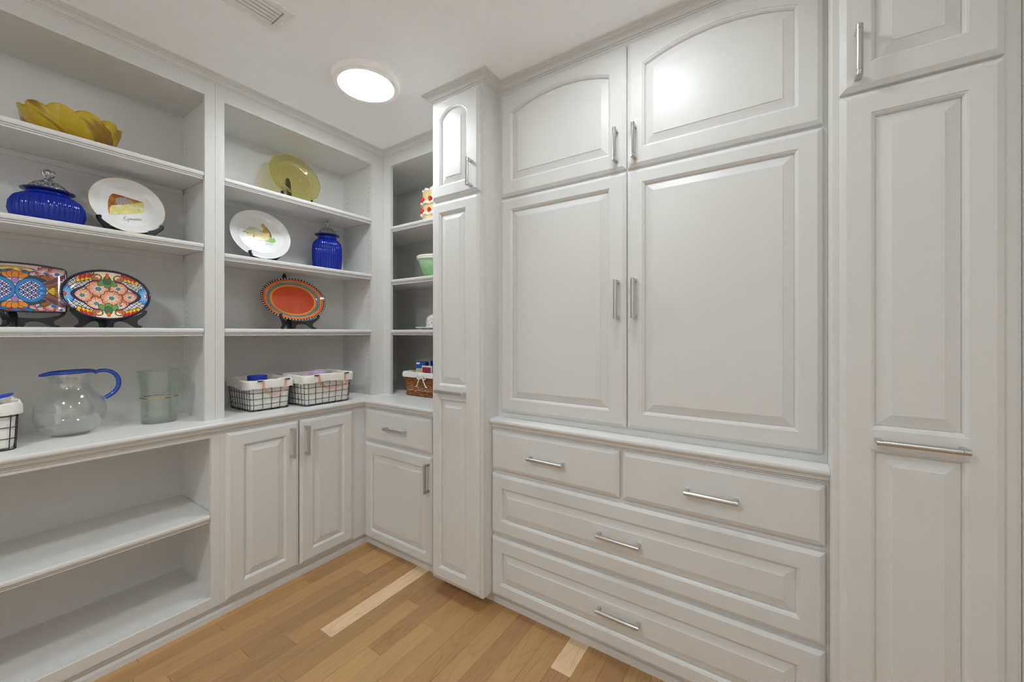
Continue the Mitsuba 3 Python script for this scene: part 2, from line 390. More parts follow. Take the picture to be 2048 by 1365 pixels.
def bay(name, ya, yb, za, shelves, open_a, open_b, label):
    """left-run bay between partitions ya..yb, frame opening open_a..open_b"""
    B = -0.34
    put(f'{name}__back_panel', bx(B - 0.012, B, ya, yb, WT, OPEN_TOP + 0.02, 0), 'cabinet_paint')
    sp = put(f'{name}__side_panel', bx(B, -0.02, yb, yb + 0.0175, WT, OPEN_TOP + 0.018, 0), 'cabinet_paint')
    put(f'{name}__side_panel', bx(B, -0.02, ya - 0.0175, ya, WT, OPEN_TOP + 0.018, 0), 'cabinet_paint')
    put(f'{name}__top_panel', bx(B, -0.02, ya, yb, OPEN_TOP, OPEN_TOP + 0.018, 0), 'cabinet_paint')
    put(f'{name}__face_frame', face_frame(W1(-0.02), za, [(open_a, WT - 0.01, open_b, OPEN_TOP)]), 'cabinet_paint')
    k = put(f'{sp}__shelf_pin_hole', pegs(np.array([[1, 0, 0, 0], [0, 0, -1, yb], [0, 1, 0, 0], [0, 0, 0, 1.0]]), [-0.291, -0.06], 1.02, 2.36), 'pin_dark'); labels[k] = {'kind': 'stuff'}
    for z in shelves:
        s = put(f'{name}__shelf', bx(B + 0.001, -0.021, ya + 0.002, yb - 0.002, z - 0.020, z, 0.0008), 'cabinet_paint')
        put(f'{s}__front_lip', nosing_mesh(True, open_a + 0.002, open_b - 0.002, -0.0215, z), 'cabinet_paint', 25)
        put(f'{s}__cleat', bx(B, B + 0.018, ya + 0.004, yb - 0.006, z - 0.044, z - 0.0205, 0.001), 'cabinet_paint')
    thing(name, label, 'shelving')
S1 = (2.0825, 1.7467, 1.3482); S2 = (2.0834, 1.716, 1.3484); S3 = (2.0406, 1.6843, 1.3477)
bay('shelving_unit', -2.40, -0.992, (-2.45, WT, -0.9705, CEIL - 0.001), S1, -2.36, -1.0115, 'wide open built-in shelving holding the amber bowl, squat blue jar and glass jugs')
bay('shelving_unit_001', -0.952, -0.080, (-0.9697, WT, 0.0, CEIL - 0.001), S2, -0.9325, -0.0914, 'open built-in shelving between the wide shelving and the corner, with the orange plate')
# corner shelving on the back run, partly behind the tall narrow cabinet
nm = 'shelving_unit_002'
put(f'{nm}__back_panel', bx(-0.33, 0.74, 0.392, 0.404, WT, OPEN_TOP + 0.02, 0), 'cabinet_paint')
sp = put(f'{nm}__side_panel', bx(-0.345, -0.33, 0.02, 0.392, WT, OPEN_TOP + 0.018, 0), 'cabinet_paint')
put(f'{nm}__side_panel', bx(0.7225, 0.74, 0.02, 0.392, WT, OPEN_TOP + 0.018, 0), 'cabinet_paint')
put(f'{nm}__top_panel', bx(-0.33, 0.7225, 0.02, 0.392, OPEN_TOP, OPEN_TOP + 0.018, 0), 'cabinet_paint')
put(f'{nm}__face_frame', face_frame(W2(0.02), (0.0005, WT, 0.7445, CEIL - 0.001), [(0.071, WT - 0.01, 0.70, OPEN_TOP)]), 'cabinet_paint')
k = put(f'{sp}__shelf_pin_hole', pegs(np.array([[0, 0, 1, -0.33], [1, 0, 0, 0], [0, 1, 0, 0], [0, 0, 0, 1.0]]), [0.06, 0.345], 1.02, 2.36), 'pin_dark'); labels[k] = {'kind': 'stuff'}
for z in S3:
    s = put(f'{nm}__shelf', bx(-0.328, 0.7215, 0.021, 0.391, z - 0.020, z, 0.0008), 'cabinet_paint')
    put(f'{s}__front_lip', nosing_mesh(False, 0.073, 0.699, 0.0215, z), 'cabinet_paint', 25)
    put(f'{s}__cleat', bx(-0.326, 0.718, 0.374, 0.392, z - 0.044, z - 0.0205, 0.001), 'cabinet_paint')
thing(nm, 'open corner shelving beside the tall narrow cabinet, holding the green bowl', 'shelving')

# ================================================================== WORKTOP AND LEDGE
put('worktop__top', cat([bx(-0.345, 0.078, -2.45, 0.392, WT - 0.022, WT - 0.0002, 0), bx(0.078, 0.7395, -0.2005, 0.392, WT - 0.022, WT - 0.0002, 0)]), 'cabinet_paint')
edge = [(-0.002, WT - 0.054), (0.0035, WT - 0.054), (0.0045, WT - 0.0525), (0.0045, WT - 0.0495), (0.0015, WT - 0.0488), (0.0015, WT - 0.0468), (0.0075, WT - 0.0462), (0.0085, WT - 0.0442), (0.0075, WT - 0.0425), (0.0045, WT - 0.0418), (0.0045, WT - 0.0400), (0.0120, WT - 0.0395), (0.0160, WT - 0.0240), (0.0150, WT - 0.0228),
        (0.0235, WT - 0.0222), (0.0280, WT - 0.0190), (0.0302, WT - 0.0130), (0.0290, WT - 0.0060), (0.0250, WT - 0.0015), (0.018, WT), (-0.002, WT)]
for m in sweep_runs([(BASE_F1, -2.45), (BASE_F1, BASE_F2), (0.7395, BASE_F2)], edge):
    put('worktop__moulded_edge', m, 'cabinet_paint', 22)
thing('worktop', 'pale grey L-shaped worktop with a moulded edge running along the shelving into the corner', 'countertop')
put('ledge__top', bx(1.0725, 2.3545, -0.2005, -0.1535, WT - 0.022, WT - 0.0002, 0), 'cabinet_paint')
put('ledge__moulded_edge', sweep_runs([(1.0725, BASE_F2), (2.3545, BASE_F2)], edge)[0], 'cabinet_paint', 22)
thing('ledge', 'narrow moulded ledge above the wide drawers and below the large panelled doors', 'countertop')

# ================================================================== BASE CABINETS, LEFT RUN
nm = 'open_base_cabinet'
put(f'{nm}__face_frame', face_frame(W1(BASE_F1 - 0.02), (-2.45, 0.064, -0.9755, 0.8915), [(-2.30, 0.111, -1.0105, 0.8445)]), 'cabinet_paint')
put(f'{nm}__back_panel', bx(-0.352, -0.34, -2.40, -0.998, 0.08, 0.89, 0), 'cabinet_paint')
put(f'{nm}__side_panel', bx(-0.34, BASE_F1 - 0.02, -0.998, -0.981, 0.08, 0.89, 0), 'cabinet_paint')
put(f'{nm}__side_panel', bx(-0.34, BASE_F1 - 0.02, -2.418, -2.40, 0.08, 0.89, 0), 'cabinet_paint')
put(f'{nm}__bottom_panel', bx(-0.34, BASE_F1 - 0.02, -2.40, -0.998, 0.092, 0.1105, 0), 'cabinet_paint')
s = put(f'{nm}__shelf', bx(-0.339, 0.047, -2.398, -1.0, 0.470, 0.490, 0.0008), 'cabinet_paint')
put(f'{s}__front_lip', nosing_mesh(True, -2.295, -1.0125, 0.047, 0.490), 'cabinet_paint', 25)
thing(nm, 'empty open base cabinet with one shelf under the worktop, left of the doors', 'cabinet')

def add_door(parent, M, rect, openings, handle=None, kind='door', t=0.020):
    fr, pans = door_frame(*rect, openings, t)
    d = put(f'{parent}__{kind}', moved(fr, M), 'cabinet_paint')
    for p in pans:
        put(f'{d}__raised_panel', moved(p, M), 'cabinet_paint')
    if handle:
        put(f'{d}__handle', moved(bar_handle(*handle), M), 'nickel', 30)
    return d
def add_slab(parent, M, rect, handle):
    d = put(f'{parent}__drawer_front', moved(slab(*rect), M), 'cabinet_paint')
    put(f'{d}__handle', moved(bar_handle(*handle), M), 'nickel', 30)

nm = 'double_door_cabinet'
put(f'{nm}__face_frame', face_frame(W1(BASE_F1 - 0.02), (-0.975, 0.064, BASE_F2 + 0.0, 0.8915), [(-0.92, 0.11, -0.34, 0.82)]), 'cabinet_paint')
put(f'{nm}__carcass', bx(-0.34, BASE_F1 - 0.0205, -0.9745, -0.16, 0.08, 0.8915, 0), 'cabinet_paint')
M = W1(BASE_F1)
add_door(nm, M, (-0.9555, -0.6195, 0.0765, 0.8565), [(-0.886, -0.686, 0.137, 0.791, 0)], (-0.660, 0.7485, 0.156, True, 0.020))
add_door(nm, M, (-0.6135, -0.2935, 0.0765, 0.8565), [(-0.545, -0.352, 0.137, 0.791, 0)], (-0.583, 0.747, 0.158, True, 0.020))
thing(nm, 'base cabinet with a pair of raised panel doors below the wire baskets', 'cabinet')

# ================================================================== BACK RUN, BASE
nm = 'corner_base_cabinet'
put(f'{nm}__face_frame', face_frame(W2(BASE_F2 + 0.02), (BASE_F1 + 0.0005, 0.064, 0.7395, 0.8915), [(0.13, 0.11, 0.70, 0.62), (0.13, 0.70, 0.70, 0.82)]), 'cabinet_paint')
put(f'{nm}__carcass', bx(BASE_F1 + 0.0005, 0.7395, BASE_F2 + 0.0205, 0.39, 0.08, 0.8915, 0), 'cabinet_paint')
M = W2(BASE_F2)
add_slab(nm, M, (0.1015, 0.6695, 0.671, 0.8585), (0.392, 0.763, 0.172, False, 0.0215))
add_door(nm, M, (0.0955, 0.672, 0.066, 0.653), [(0.149, 0.629, 0.118, 0.592, 0)], (0.652, 0.541, 0.157, True, 0.0215), t=0.0215)
thing(nm, 'base cabinet in the corner with one slab drawer over a raised panel door', 'cabinet')

nm = 'drawer_cabinet'
put(f'{nm}__face_frame', face_frame(W2(BASE_F2 + 0.02), (1.0725, 0.064, 2.3545, 0.8915), [(1.09, 0.69, 1.69, 0.84), (1.73, 0.69, 2.32, 0.84), (1.09, 0.38, 2.32, 0.64), (1.09, 0.09, 2.32, 0.34)]), 'cabinet_paint')
put(f'{nm}__carcass', bx(1.0725, 2.3545, BASE_F2 + 0.0205, 0.39, 0.08, 0.8915, 0), 'cabinet_paint')
add_slab(nm, M, (1.0755, 1.7025, 0.673, 0.860), (1.381, 0.7635, 0.172, False, 0.0215))
add_slab(nm, M, (1.7165, 2.3445, 0.673, 0.860), (2.031, 0.761, 0.168, False, 0.0215))
add_door(nm, M, (1.0755, 2.3445, 0.3665, 0.6535), [(1.1255, 2.281, 0.4285, 0.5905, 0)], (1.703, 0.513, 0.172, False, 0.0195), 'drawer_front', 0.0215)
add_door(nm, M, (1.0755, 2.3445, 0.0675, 0.3505), [(1.1255, 2.281, 0.125, 0.284, 0)], (1.703, 0.212, 0.172, False, 0.0195), 'drawer_front', 0.0215)
thing(nm, 'wide base cabinet of four drawers under the ledge between the two tall cabinets', 'cabinet')

# ================================================================== BACK RUN, TALL UNITS
nm = 'wall_cabinet'
put(f'{nm}__face_frame', face_frame(W2(FR_D + 0.02), (1.0725, WT, 2.3545, CEIL - 0.001), [(1.14, 1.0, 1.69, 1.93), (1.76, 1.0, 2.30, 1.93), (1.14, 2.03, 1.69, 2.42), (1.76, 2.03, 2.30, 2.42)]), 'cabinet_paint')
put(f'{nm}__carcass', bx(1.0725, 2.3545, FR_D + 0.0205, 0.39, WT, CEIL - 0.001, 0), 'cabinet_paint')
M = W2(FR_D)
add_door(nm, M, (1.0985, 1.7172, 1.9875, 2.486), [(1.1555, 1.652, 2.055, 2.388, 0.049)], (1.679, 2.085, 0.132, True, 0.020))
add_door(nm, M, (1.7225, 2.3415, 1.9875, 2.486), [(1.781, 2.279, 2.058, 2.388, 0.049)], (1.7535, 2.082, 0.134, True, 0.020))
add_door(nm, M, (1.0985, 1.7172, 0.9445, 1.9755), [(1.1555, 1.650, 1.005, 1.922, 0)], (1.684, 1.462, 0.157, True, 0.020))
add_door(nm, M, (1.7225, 2.3415, 0.9445, 1.9755), [(1.781, 2.279, 1.007, 1.922, 0)], (1.7535, 1.464, 0.157, True, 0.020))
thing(nm, 'large wall cabinet with four raised panel doors, the upper pair arched, above the ledge', 'cabinet')

def tall(nm, x0, x1, label, doors):
    p = face_frame(W2(FR_T + 0.02), (x0, 0.0715, x1, CEIL - 0.001), [(x0 + 0.06, 0.13, x1 - 0.06, 1.95), (x0 + 0.06, 2.03, x1 - 0.06, 2.44)])
    put(f'{nm}__face_frame', p, 'cabinet_paint')
    put(f'{nm}__carcass', bx(x0, x1, FR_T + 0.0205, 0.39, 0.0715, CEIL - 0.001, 0), 'cabinet_paint')
    M = W2(FR_T)
    for rect, ops, h in doors: add_door(nm, M, rect, ops, h)
    thing(nm, label, 'cabinet')
tall('tall_cabinet', 0.745, 1.072, 'tall narrow cabinet with an arched upper door, beside the corner shelving',
     [((0.7545, 1.0595, 2.000, 2.494), [(0.8075, 0.988, 2.062, 2.398, 0.049)], (1.0135, 2.086, 0.130, True, 0.020)),
      ((0.7545, 1.0595, 0.087, 1.9835), [(0.804, 0.981, 1.064, 1.932, 0), (0.804, 0.984, 0.144, 0.998, 0)], (0.894, 1.0345, 0.182, False, 0.020))])
tall('tall_cabinet_001', 2.355, 2.7045, 'tall pull-out cabinet at the right edge, beside the large panelled doors',
     [((2.371, 2.680, 2.0045, 2.494), [(2.4365, 2.620, 2.0735, 2.398, 0.049)], (2.4085, 2.098, 0.138, True, 0.020)),
      ((2.371, 2.680, 0.087, 1.995), [(2.4365, 2.620, 1.063, 1.934, 0), (2.4365, 2.620, 0.144, 1.0075, 0)], (2.528, 1.0345, 0.172, False, 0.020))])
# door casing / next cabinet stile beyond the right tall unit
put('trim_9', cat([bx(2.7047, 2.7110, -0.270, 0.39, 0, CEIL, 0.001), bx(2.7112, 2.7150, -0.262, 0.39, 0, CEIL, 0.001), bx(2.7152, 3.34, -0.266, 0.39, 0, CEIL, 0.002)]), 'cabinet_paint'); labels['trim_9'] = {'kind': 'structure'}

# ================================================================== CEILING: LAMPS AND VENT
for i, (lx, ly, power) in enumerate(LAMPS):
    nm = 'ceiling_light' if i == 0 else f'ceiling_light_{i:03d}'
    h = lathe([(0.0, CEIL), (0.154, CEIL), (0.1545, CEIL - 0.004), (0.1535, CEIL - 0.024), (0.1505, CEIL - 0.0295), (0.146, CEIL - 0.0315), (0.1285, CEIL - 0.0325), (0.1275, CEIL - 0.0315), (0.1275, CEIL - 0.02), (0, CEIL - 0.02)], 72)
    h.apply_translation([lx, ly, 0]); h.fix_normals()
    put(f'{nm}__housing', h, 'lamp_white', 30)
    d = lathe([(0.127, CEIL - 0.0300), (0.122, CEIL - 0.0345), (0.10, CEIL - 0.0385), (0.05, CEIL - 0.0420), (0, CEIL - 0.0430)], 72)
    d.apply_translation([lx, ly, 0])
    if d.face_normals[:, 2].mean() > 0: d.invert()
    scene[f'{nm}__diffuser'] = mikit.ply(d, 'lamp_white', smooth=True, emitter={'type': 'area', 'radiance': {'type': 'rgb', 'value': [power * t for t in LAMP_TINT]}})
    thing(nm, ['round white flush ceiling light above the corner, glowing', 'round white flush ceiling light in front of the large arched doors', 'added fill light out of view, built as a flush ceiling light farthest from the cabinets', 'round white flush ceiling light near the right wall'][i], 'ceiling light')

nm = 'air_vent'
X0, X1, Y0, Y1 = 0.538, 0.692, -1.36, -0.949
zf = CEIL - 0.006
fr = sbox(X0, Y0, X1, Y1).difference(sbox(X0 + 0.030, Y0 + 0.030, X1 - 0.030, Y1 - 0.030))
f = extrude_bevel(fr, 0.0062, 0.003); f.apply_transform(np.diag([1, 1, -1, 1.0])); f.invert(); f.apply_translation([0, 0, CEIL + 0.0002])
put(f'{nm}__frame', f, 'vent_white')
put(f'{nm}__duct', bx(X0 + 0.028, X1 - 0.028, Y0 + 0.028, Y1 - 0.028, CEIL - 0.0012, CEIL - 0.0004, 0), 'vent_dark')
for j in range(5):
    xs = X0 + 0.037 + j * 0.020
    m = bx(-0.0070, 0.0070, Y0 + 0.032, Y1 - 0.036, -0.0008, 0.0008, 0.0003)
    m.apply_transform(trimesh.transformations.rotation_matrix(math.radians(-12), [0, 1, 0])); m.apply_translation([xs, 0, CEIL - 0.0062])
    put(f'{nm}__slat', m, 'vent_white')
put(f'{nm}__lever', cat([bx(0.600, 0.612, Y1 - 0.022, Y1 - 0.010, zf - 0.006, zf + 0.001, 0.001)]), 'vent_white')
thing(nm, 'white metal ceiling air vent with long slats', 'vent')

# ================================================================== PLATES AND THEIR EASELS
def plate_matrix(center, lean, yaw=0.0, roll=0.0):
    c, s = math.cos(yaw), math.sin(yaw)
    u = np.array([s, c, 0]); x = np.array([c, -s, 0]); z = np.array([0, 0, 1.0])
    n = x * math.cos(lean) + z * math.sin(lean); v = z * math.cos(lean) - x * math.sin(lean)
    M = np.eye(4); M[:3, 0], M[:3, 1], M[:3, 2], M[:3, 3] = u, v, n, center
    R = np.eye(4); cr, sr = math.cos(roll), math.sin(roll); R[:2, :2] = [[cr, -sr], [sr, cr]]
    return M @ R

def plate_mesh(a, b, profile, n=96, edge=None):
    """profile [(rho, h)] from the front centre over the rim to the back centre"""
    def rf(th, r, z):
        x, y = (np.cos(th), np.sin(th)) if edge is None else edge(th, r)
        return a * r * x, b * r * y, np.full(len(th), z)
    return lathe(profile, n, rf)

def polymesh(pts, h):
    v, f = trimesh.creation.triangulate_polygon(Polygon(pts).buffer(0), engine='earcut')
    m = trimesh.Trimesh(np.c_[v, np.full(len(v), h)], f, process=False)
    if m.face_normals[:, 2].mean() < 0: m.invert()
    return m

COUPE = [(0, -0.0165), (0.35, -0.0165), (0.70, -0.0160), (0.76, -0.0145), (0.82, -0.0105), (0.90, -0.0055), (0.97, -0.0012), (0.99, -0.0001), (1.0, -0.0012), (0.985, -0.0045), (0.90, -0.0100), (0.80, -0.0165), (0.70, -0.0215), (0.60, -0.0235), (0.57, -0.0235), (0.55, -0.0205), (0, -0.0205)]

wing_pts = [(0, 0), (0.016, 0), (0.0195, 0.018), (0.028, 0.0240), (0.041, 0.0245), (0.052, 0.020), (0.063, 0.011), (0.0725, 0.003), (0.080, 0.0), (0.0895, 0.0012), (0.0915, 0.004), (0.088, 0.008), (0.081, 0.012), (0.078, 0.019), (0.0795, 0.028),
            (0.086, 0.036), (0.096, 0.046), (0.1025, 0.055), (0.1045, 0.063), (0.102, 0.0685), (0.097, 0.0700), (0.0925, 0.0675), (0.0935, 0.063), (0.0930, 0.0570), (0.087, 0.0520), (0.075, 0.046), (0.06, 0.041), (0.04, 0.038), (0.014, 0.040), (0, 0.042)]
def easel(key, x, y, z, span, height, yaw, label, post=0.17, wing=0.62, group=None, lean=0.2):
    ws = span / 0.1 / math.cos(wing); hs = height / 0.07
    parts = []
    for s in (1, -1):
        m = trimesh.creation.extrude_polygon(Polygon([(a * ws, c * hs) for a, c in wing_pts]), 0.011, engine='earcut')
        m.apply_translation([0, 0, -0.0055])
        if s < 0: m.apply_transform(np.diag([-1, 1, 1, 1.0])); m.invert()
        B = np.array([[0, 0, 1, 0], [1, 0, 0, 0], [0, 1, 0, 0], [0, 0, 0, 1.0]])          # u->y, v->z, h->x
        m.apply_transform(B)
        m.apply_transform(trimesh.transformations.rotation_matrix(-s * wing, [0, 0, 1]))
        m.apply_transform(trimesh.transformations.rotation_matrix(yaw, [0, 0, 1])); m.apply_translation([x, y, z + 0.0006])
        put(f'{key}__leg', m, 'black_lacquer')
    p = extrude_bevel(Polygon([(-0.014, 0), (0.014, 0), (0.0135, post * 0.9), (0.009, post * 0.97), (0.003, post), (-0.003, post), (-0.009, post * 0.97), (-0.0135, post * 0.9)]), 0.010, 0.0015)
    p.apply_transform(np.array([[0, 0, 1, -0.010], [1, 0, 0, 0], [0, 1, 0, 0], [0, 0, 0, 1.0]]))
    p.apply_transform(trimesh.transformations.rotation_matrix(-lean, [0, 1, 0]))
    p.apply_transform(trimesh.transformations.rotation_matrix(yaw, [0, 0, 1])); p.apply_translation([x - 0.004, y, z + 0.0035])
    put(f'{key}__upright', p, 'black_lacquer')
    thing(key, label, 'plate stand', group)

# ---- cheese plate with a wedge
C1 = plate_matrix((-0.19, -1.231, 1.899), 0.222, -0.037)
nm = 'dinner_plate'
put(nm, moved(plate_mesh(0.1272, 0.1272, COUPE), C1), 'white_china', True)
th = np.linspace(0, 2 * np.pi, 97)[:-1]
put(f'{nm}__gilt_rim', moved(tube(np.c_[0.1268 * np.cos(th), 0.1268 * np.sin(th), np.full(96, -0.0008)], 0.0013, 6, True), C1), 'cream_gold', True)
H = -0.0157
def rind_fn(p, n, uv):
    t = mikit.fbm(p.x * 60, p.y * 60, p.z * 60, 3)
    return mikit.mix(lin(146, 84, 44), lin(196, 128, 64), mikit.smoothstep(0.3, 0.7, t))
def paste_fn(p, n, uv):
    t = mikit.fbm(p.x * 38, p.y * 38, p.z * 38, 3)
    return mikit.mix(lin(224, 214, 132), lin(238, 232, 184), mikit.smoothstep(0.35, 0.65, t))
proc_mat('print_rind', rind_fn, 0.15); proc_mat('print_paste', paste_fn, 0.15)
mat('print_grey', lin(178, 170, 164), 0.15); mat('print_line', lin(95, 92, 100), 0.2); mat('print_dark', lin(84, 60, 36), 0.2)
rind = [(-0.0629, -0.0535), (-0.066, -0.0307), (-0.0644, 0.0029), (-0.0577, 0.0336), (-0.0472, 0.0485), (-0.0241, 0.0487), (0.0094, 0.0426), (0.053, 0.0367), (0.0185, 0.0194), (-0.0334, -0.0009), (-0.055, -0.0097), (-0.0608, -0.0293)]
paste = [(-0.0629, -0.0535), (-0.0608, -0.0293), (-0.055, -0.0097), (-0.0334, -0.0009), (0.0185, 0.0194), (0.0563, 0.0377), (0.0539, -0.014), (0.0051, -0.0344), (-0.0524, -0.0535)]
lab = [(-0.0333, 0.0008), (-0.0409, 0.0125), (-0.0385, 0.0277), (-0.0282, 0.0353), (-0.0078, 0.0397), (0.009, 0.0351), (0.0221, 0.0212)]
put(f'{nm}__cheese_rind_print', moved(polymesh(rind, H), C1), 'print_rind'); put(f'{nm}__cheese_paste_print', moved(polymesh(paste, H + 0.0001), C1), 'print_paste')
put(f'{nm}__cheese_label_print', moved(polymesh(lab, H + 0.0001), C1), 'print_grey')
lines = [tube([(a, b, H + 0.0002), (c, d, H + 0.0002)], 0.0005, 5) for a, b, c, d in [(-0.030, 0.034, -0.013, 0.0075), (-0.018, 0.038, 0.000, 0.013), (-0.006, 0.0385, 0.010, 0.017), (-0.036, 0.026, -0.026, 0.004)]]
lines += [tube([(a, b, H + 0.0003), (c, d, H + 0.0003)], 0.0008, 5) for a, b, c, d in [(-0.014, 0.006, -0.018, 0.003), (-0.034, -0.042, -0.029, -0.040), (0.034, -0.006, 0.042, -0.010)]]
k = put(f'{nm}__cheese_detail_print', moved(cat(lines), C1), 'print_dark'); labels[k] = {'kind': 'stuff'}
def script(strokes, size, ang, org, h, r=0.00042):
    ms = []
    c, s = math.cos(ang), math.sin(ang)
    for st in strokes:
        q = np.array(st, float) * size
        x = q[:, 0] + 0.25 * q[:, 1]; y = q[:, 1]
        if len(q) > 2:
            t = np.arange(len(q)); tt = np.linspace(0, len(q) - 1, 4 * len(q)); x, y = np.interp(tt, t, x), np.interp(tt, t, y)
        ms.append(tube(np.c_[org[0] + c * x - s * y, org[1] + s * x + c * y, np.full(len(x), h)], r, 5))
    return cat(ms)
EP = [[(0.55, 0.85), (0.35, 1.0), (0.1, 0.85), (0.12, 0.62), (0.35, 0.52), (0.1, 0.42), (0.0, 0.2), (0.15, 0.0), (0.45, 0.05), (0.6, 0.2)],
      [(0.6, 0.2), (0.75, 0.45), (0.72, -0.4)], [(0.74, 0.35), (0.9, 0.45), (1.0, 0.25), (0.9, 0.02), (0.75, 0.05)],
      [(1.0, 0.2), (1.15, 0.4), (1.3, 0.4), (1.35, 0.2), (1.22, 0.0), (1.1, 0.15), (1.2, 0.4), (1.45, 0.35)], [(1.5, 0.4), (1.5, 0.08), (1.58, 0.0), (1.7, 0.2)], [(1.55, 0.58), (1.57, 0.62)],
      [(1.7, 0.2), (1.85, 0.45), (1.98, 0.15), (1.85, 0.0), (1.72, 0.05)], [(1.95, 0.1), (2.15, 0.45), (2.28, 0.15), (2.15, 0.0), (2.02, 0.05)], [(2.25, 0.1), (2.4, 0.2), (2.55, 0.38), (2.45, 0.45), (2.36, 0.2), (2.48, 0.0), (2.66, 0.15)],
      [(2.66, 0.15), (2.8, 0.45), (2.92, 0.15), (2.8, 0.0), (2.68, 0.05)]]
put(f'{nm}__lettering', moved(script(EP, 0.0215, 0.235, (-0.0185, -0.0705), H + 0.0001, 0.00055), C1), 'print_line')
thing(nm, 'white gilt-edged plate printed with a brown-rinded cheese wedge on a black stand', 'plate')
easel('plate_stand', -0.218, -1.232, S1[1], 0.104, 0.078, 0.0, 'black wooden stand holding the plate with the brown-rinded cheese wedge', 0.15)

# ---- plate with several cheeses
C2 = plate_matrix((-0.19, -0.682, 1.883), 0.30, 0.101)
nm = 'dinner_plate_001'
put(nm, moved(plate_mesh(0.1520, 0.1490, COUPE), C2), 'white_china', True)
mat('print_sage', lin(206, 206, 164), 0.15); mat('print_straw', lin(222, 208, 146), 0.15); mat('print_olive', lin(188, 164, 84), 0.15); mat('print_leaf', lin(150, 186, 104), 0.15); mat('print_brown', lin(150, 112, 84), 0.15); mat('print_bark', lin(98, 72, 44), 0.15)
for key, pts, m_, k in [('shadow_print', [(-0.0462, -0.0217), (-0.0308, 0.0058), (-0.0250, -0.0180), (-0.0148, -0.0290), (0.0109, -0.0311), (-0.0148, -0.0351), (-0.0289, -0.0313), (-0.044, -0.025)], 'print_brown', 0),
                        ('gourd_print', [(0.0068, 0.0225), (0.0234, 0.0539), (0.0326, 0.0589), (0.0477, 0.0401), (0.0557, 0.0169), (0.0553, -0.004), (0.03, -0.004), (0.02, 0.015)], 'print_olive', 0),
                        ('gourd_neck_print', [(0.0144, 0.0504), (0.0082, 0.0613), (0.0098, 0.0741), (0.0199, 0.078), (0.0296, 0.0693), (0.0306, 0.0598), (0.0234, 0.0539)], 'print_olive', 1),
                        ('gourd_rind_print', [(0.0326, 0.0589), (0.0477, 0.0401), (0.0557, 0.0169), (0.0553, -0.004), (0.0504, 0.0005), (0.0511, 0.0157), (0.0445, 0.0362), (0.0289, 0.0552)], 'print_bark', 2),
                        ('wedge_print', [(-0.0683, -0.0012), (-0.0308, 0.0058), (-0.0441, -0.0212), (-0.0668, -0.0248)], 'print_straw', 1), ('slice_print', [(-0.0864, 0.0066), (-0.0466, 0.0481), (-0.0104, 0.0377), (-0.0034, 0.0256), (-0.0304, 0.0086), (-0.0598, 0.002), (-0.0772, 0.0087)], 'print_sage', 2),
                        ('slice_rind_print', [(-0.0864, 0.0066), (-0.0772, 0.0087), (-0.0598, 0.002), (-0.0600, -0.001), (-0.077, 0.0058), (-0.086, 0.0045)], 'print_bark', 3), ('block_print', [(-0.0301, 0.0114), (0.0456, 0.023), (0.0391, -0.0198), (0.0111, -0.0297), (-0.0144, -0.0323), (-0.0324, -0.0268)], 'print_straw', 2),
                        ('block_top_print', [(-0.0301, 0.0114), (0.0456, 0.023), (0.0452, 0.0165), (-0.030, 0.006)], 'print_sage', 3),
                        ('leaf_print', [(0.038, -0.02), (0.0513, -0.0007), (0.0611, -0.0096), (0.0687, -0.0025), (0.0769, -0.0244), (0.0601, -0.0347), (0.015, -0.033)], 'print_leaf', 3), ('sprig_print', [(-0.0034, 0.0256), (0.0019, 0.0351), (0.0071, 0.0253), (0.0032, 0.0189)], 'print_leaf', 3)]:
    put(f'{nm}__{key}', moved(polymesh(pts, H + 0.0001 * k), C2), m_)
SC = [[(0, 0.8), (0.05, 0.0)], [(0.1, 0.1), (0.2, 0.3), (0.3, 0.05), (0.42, 0.3), (0.5, 0.08), (0.62, 0.25), (0.7, 0.1)], [(0.95, 0.7), (0.85, 0.5), (0.88, -0.3)], [(0.9, 0.1), (1.05, 0.3), (1.15, 0.08), (1.28, 0.3), (1.38, 0.08), (1.55, 0.2)]]
put(f'{nm}__lettering', moved(script(SC, 0.029, 0.16, (0.0188, -0.0555), H, 0.0004), C2), 'print_line')
thing(nm, 'white plate printed with a group of pale cheeses and green leaves', 'plate')
easel('plate_stand_001', -0.212, -0.681, S2[1], 0.080, 0.060, 0.05, 'black wooden stand holding the plate with several pale cheeses', 0.15)

# ---- scalloped yellow glass plate
DP = plate_matrix((-0.205, -0.484, 2.267), 0.249, 0.053)
def scal(th, r):
    k = 1 + 0.045 * np.abs(np.cos(5 * th + 0.3)) ** 0.7 * np.clip((r - 0.6) / 0.4, 0, 1) - 0.028
    return k * np.cos(th), k * np.sin(th)
prof = [(0, -0.016), (0.30, -0.016), (0.56, -0.0155), (0.585, -0.0148), (0.60, -0.0160), (0.66, -0.0140), (0.72, -0.0072), (0.745, -0.0050), (0.80, -0.0042), (0.93, -0.0014), (0.985, 0), (1.0, -0.0018), (0.985, -0.0038), (0.93, -0.0050), (0.80, -0.0085), (0.74, -0.0105), (0.66, -0.0185), (0.60, -0.0205), (0, -0.0205)]
nm = 'glass_plate'
tinted('yellow_edge', (0.80, 0.70, 0.26), 0.6); tinted('yellow_bead', (0.95, 0.92, 0.66), 0.5)
put(nm, moved(plate_mesh(0.1485, 0.1470, prof, 120, scal), DP), 'yellow_glass', 30)
dots = []
rngp = random.Random(9)
for k in range(150):
    a = rngp.uniform(0, 2 * math.pi); r = rngp.choice([rngp.uniform(0.025, 0.075), rngp.uniform(0.116, 0.140)])
    s = trimesh.creation.icosphere(1, rngp.uniform(0.0009, 0.0017)); hh = -0.0159 if r < 0.08 else -0.0026
    s.apply_translation([r * math.cos(a), r * math.sin(a), hh]); dots.append(s)
